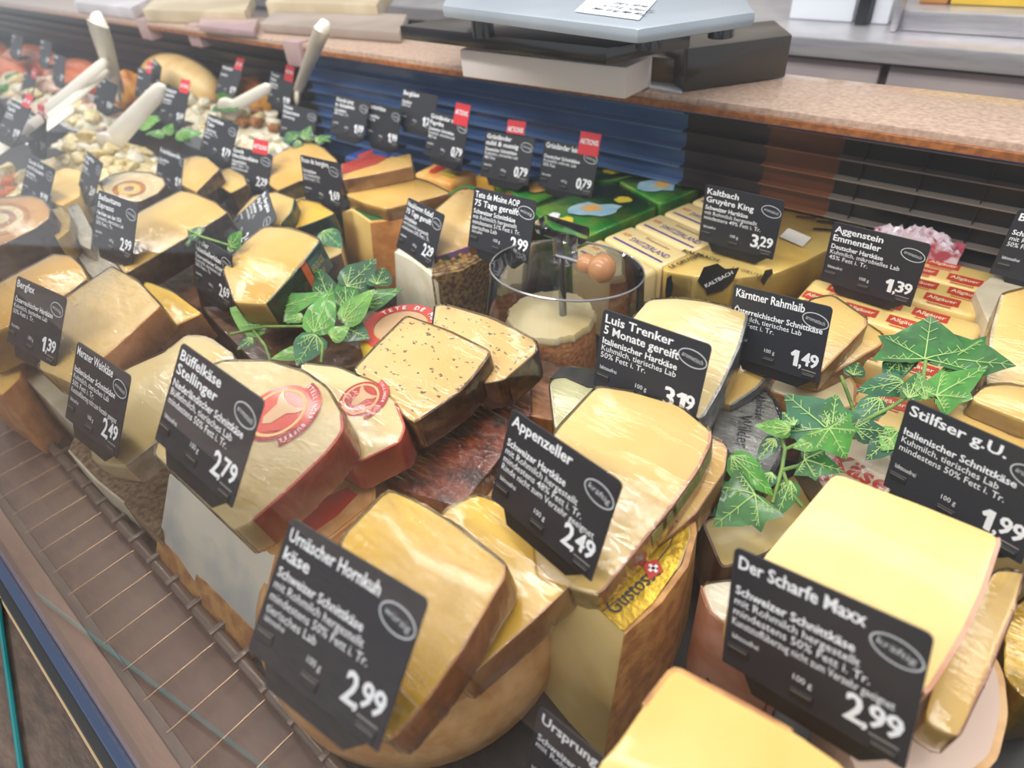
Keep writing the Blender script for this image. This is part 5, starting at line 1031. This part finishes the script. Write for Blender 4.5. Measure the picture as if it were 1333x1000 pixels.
def card(key, title, sub, p1, p2, emb, tagk, label):
    x, y, z, yaw, lean, roll_, h = POSE[key]; sc_ = CS.get(key, .965); w = .105 * sc_; h *= sc_; x, y, z = CAM + (Vector((x, y, z)) - CAM) * sc_
    cy, sy = math.cos(math.radians(yaw)), math.sin(math.radians(yaw)); U = Vector((cy, sy, 0)); Fv = Vector((sy, -cy, 0)); l = math.radians(lean)
    up = Vector((0, 0, 1)) * math.cos(l) - Fv * math.sin(l); r = math.radians(roll_)
    U, up = U * math.cos(r) + up * math.sin(r), -U * math.sin(r) + up * math.cos(r)
    n = U.cross(up).normalized(); TL = Vector((x, y, z))          # n points to the customer side
    if n.y > 0: n = -n
    def q(a, b, c=0): return TL + U * (a * w) - up * (b * h) + n * c
    base = q(.5, 1.1); T = thing('price_card', label, 'price card', (base.x, base.y, base.z), 'black price cards')
    # rounded card
    rr = .004; pts = []
    for (cx, cy_, a0) in ((w - rr, -rr, 90), (w - rr, -h + .001, 0), (.001, -h + .001, -90), (rr, -rr, 180)):
        if cy_ < -h / 2: pts.append((w if cx > w / 2 else 0, -h)); continue
        for k in range(5): a = math.radians(a0 - k * 22.5); pts.append((cx + rr * math.cos(a), cy_ + rr * math.sin(a)))
    f = [TL + U * a + up * b for a, b in pts]
    add('card', loft_bm([v + n * .0004 for v in f], [v - n * .0008 for v in f], .0003, 1), BLACK, T, 30)
    acc = ([], []); e = .0007
    tw = {1: .0115, 2: .0105}[len(title)]
    yy = .15
    for t in title:
        wid = min(len(t) * .0052, .069 if emb else .078); put_text(acc, t, q(.04, yy, e), U, up, tw, width=wid, bold=.032); yy += .135
    if len(title) == 1: yy += .085
    for k, t in enumerate(sub):
        bd = .02 if k == 0 else .003; sz = .0078 if k == 0 else .0072
        wid = min(len(t) * (.00315 if k == 0 else .0029), .088); put_text(acc, t, q(.04, yy - .01, e), U, up, sz, width=wid, bold=bd); yy += .088
    put_text(acc, 'laktosefrei', q(.05, .735, e), U, up, .0052, width=.0165, bold=0)
    put_text(acc, '100 g', q(.42, .80, e), U, up, .0055, width=.0105, bold=0)
    add('lettering', acc, WHITE, T, 0)
    acc = ([], []); put_text(acc, p1, q(.695, .86, e), U, up, .0235, width=.0088 if p1 != '1' else .0072, bold=.045)
    put_text(acc, ',', q(.785, .85, e), U, up, .017, sx=.9, bold=.03)
    for k, ch_ in enumerate(p2): put_text(acc, ch_, q(.806 + .080 * k, .815, e), U, up, .0185, width=.0076, bold=.045)
    add('price_lettering', acc, WHITE, T, 0)
    acc = ([], []); strip(acc, q(.82, .875, e), q(.96, .875, e), .0012, up); add('price_underline', acc, BARL, T, 0)
    if emb:
        acc = ([], []); ec = q(.868, .215, e); uu = (U - up * .15).normalized(); vv = (up + U * .15).normalized(); ellipse_ring(acc, ec, uu, vv, .0125, .0072, .0009)
        put_text(acc, emb, ec - vv * .0013, uu, vv, .0055, width=min(.018, .003 * len(emb)), center=True, bold=0); add('flavour_oval', acc, RINGW, T, 0)
    # holder: lip under the card, foot plate behind, three sliders
    def bxq(nm, a0, a1, b0, b1, c0, c1, m, par=T, bev=.0004):
        t = [q(a0, b0, c1), q(a1, b0, c1), q(a1, b1, c1), q(a0, b1, c1)]; bt = [q(a0, b0, c0), q(a1, b0, c0), q(a1, b1, c0), q(a0, b1, c0)]
        return add(nm, loft_bm(t, bt, bev, 1), m, par, 30)
    hz = TL - up * h * 1.12
    fd = Vector((-n.x, -n.y, 0)).normalized(); fu = Vector((U.x, U.y, 0)).normalized() if abs(U.z) < .5 else U; zz = min(q(.15, 1.12).z, q(.85, 1.12).z)
    a, b = q(.16, 1.12, -.0008), q(.84, 1.12, -.0008)
    add('holder_lip', loft_bm([q(.10, .86, -.0009), q(.97, .86, -.0009), q(.93, 1.0, -.0009), q(.80, 1.15, -.0009), q(.20, 1.15, -.0009), q(.13, 1.0, -.0009)], [q(.10, .86, -.0024), q(.97, .86, -.0024), q(.93, 1.0, -.0024), q(.80, 1.15, -.0024), q(.20, 1.15, -.0024), q(.13, 1.0, -.0024)], .0003, 1), HOLD, T, 30)
    k1, k2 = q(.20, 1.13, -.0016), q(.80, 1.13, -.0016)
    if key not in ('lie', 'mer', 'bueff', 'urn', 'app', 'maxx'):
        f1, f2 = k1 + fd * .045 + (k2 - k1) * .15, k2 + fd * .045
        up_ = Vector((0, 0, .0009)); add('foot_plate', loft_bm([k1 + up_, k2 + up_, f2 + up_, f1 + up_], [k1 - up_, k2 - up_, f2 - up_, f1 - up_], .0004, 1), HOLD, T, 30)
    for a0, a1, b0 in ((.025, .16, .775), (.41, .54, .845), (.83, .96, .89)):
        s_ = bxq('slider', a0, a1, b0 + .015, b0 + .10, -.0002, .0014, BAR); acc = ([], []); strip(acc, q(a0 + .01, b0 + .035, .0017), q(a1 - .01, b0 + .035, .0017), .0006, up); add('slider_line', acc, BARL, s_, 0)
    if tagk:
        x0, lo_ = {'A': (.55, .05), 'B': (.55, .05), 'C': (.60, .08), 'D': (.62, .16), 'E': (.42, -.02), 'F': (.52, .06)}[tagk]; x1 = x0 + .36
        tg = bxq('discount_tag', x0, x1, -.30, lo_, .0006, .0013, REDTAG); acc = ([], [])
        put_text(acc, 'AKTION%', q((x0 + x1) / 2, -.06, .0017), U, up, .011, width=.032, center=True, bold=.03); add('lettering', acc, WHITE, tg, 0)
for cdd in CARDS: card(*cdd)
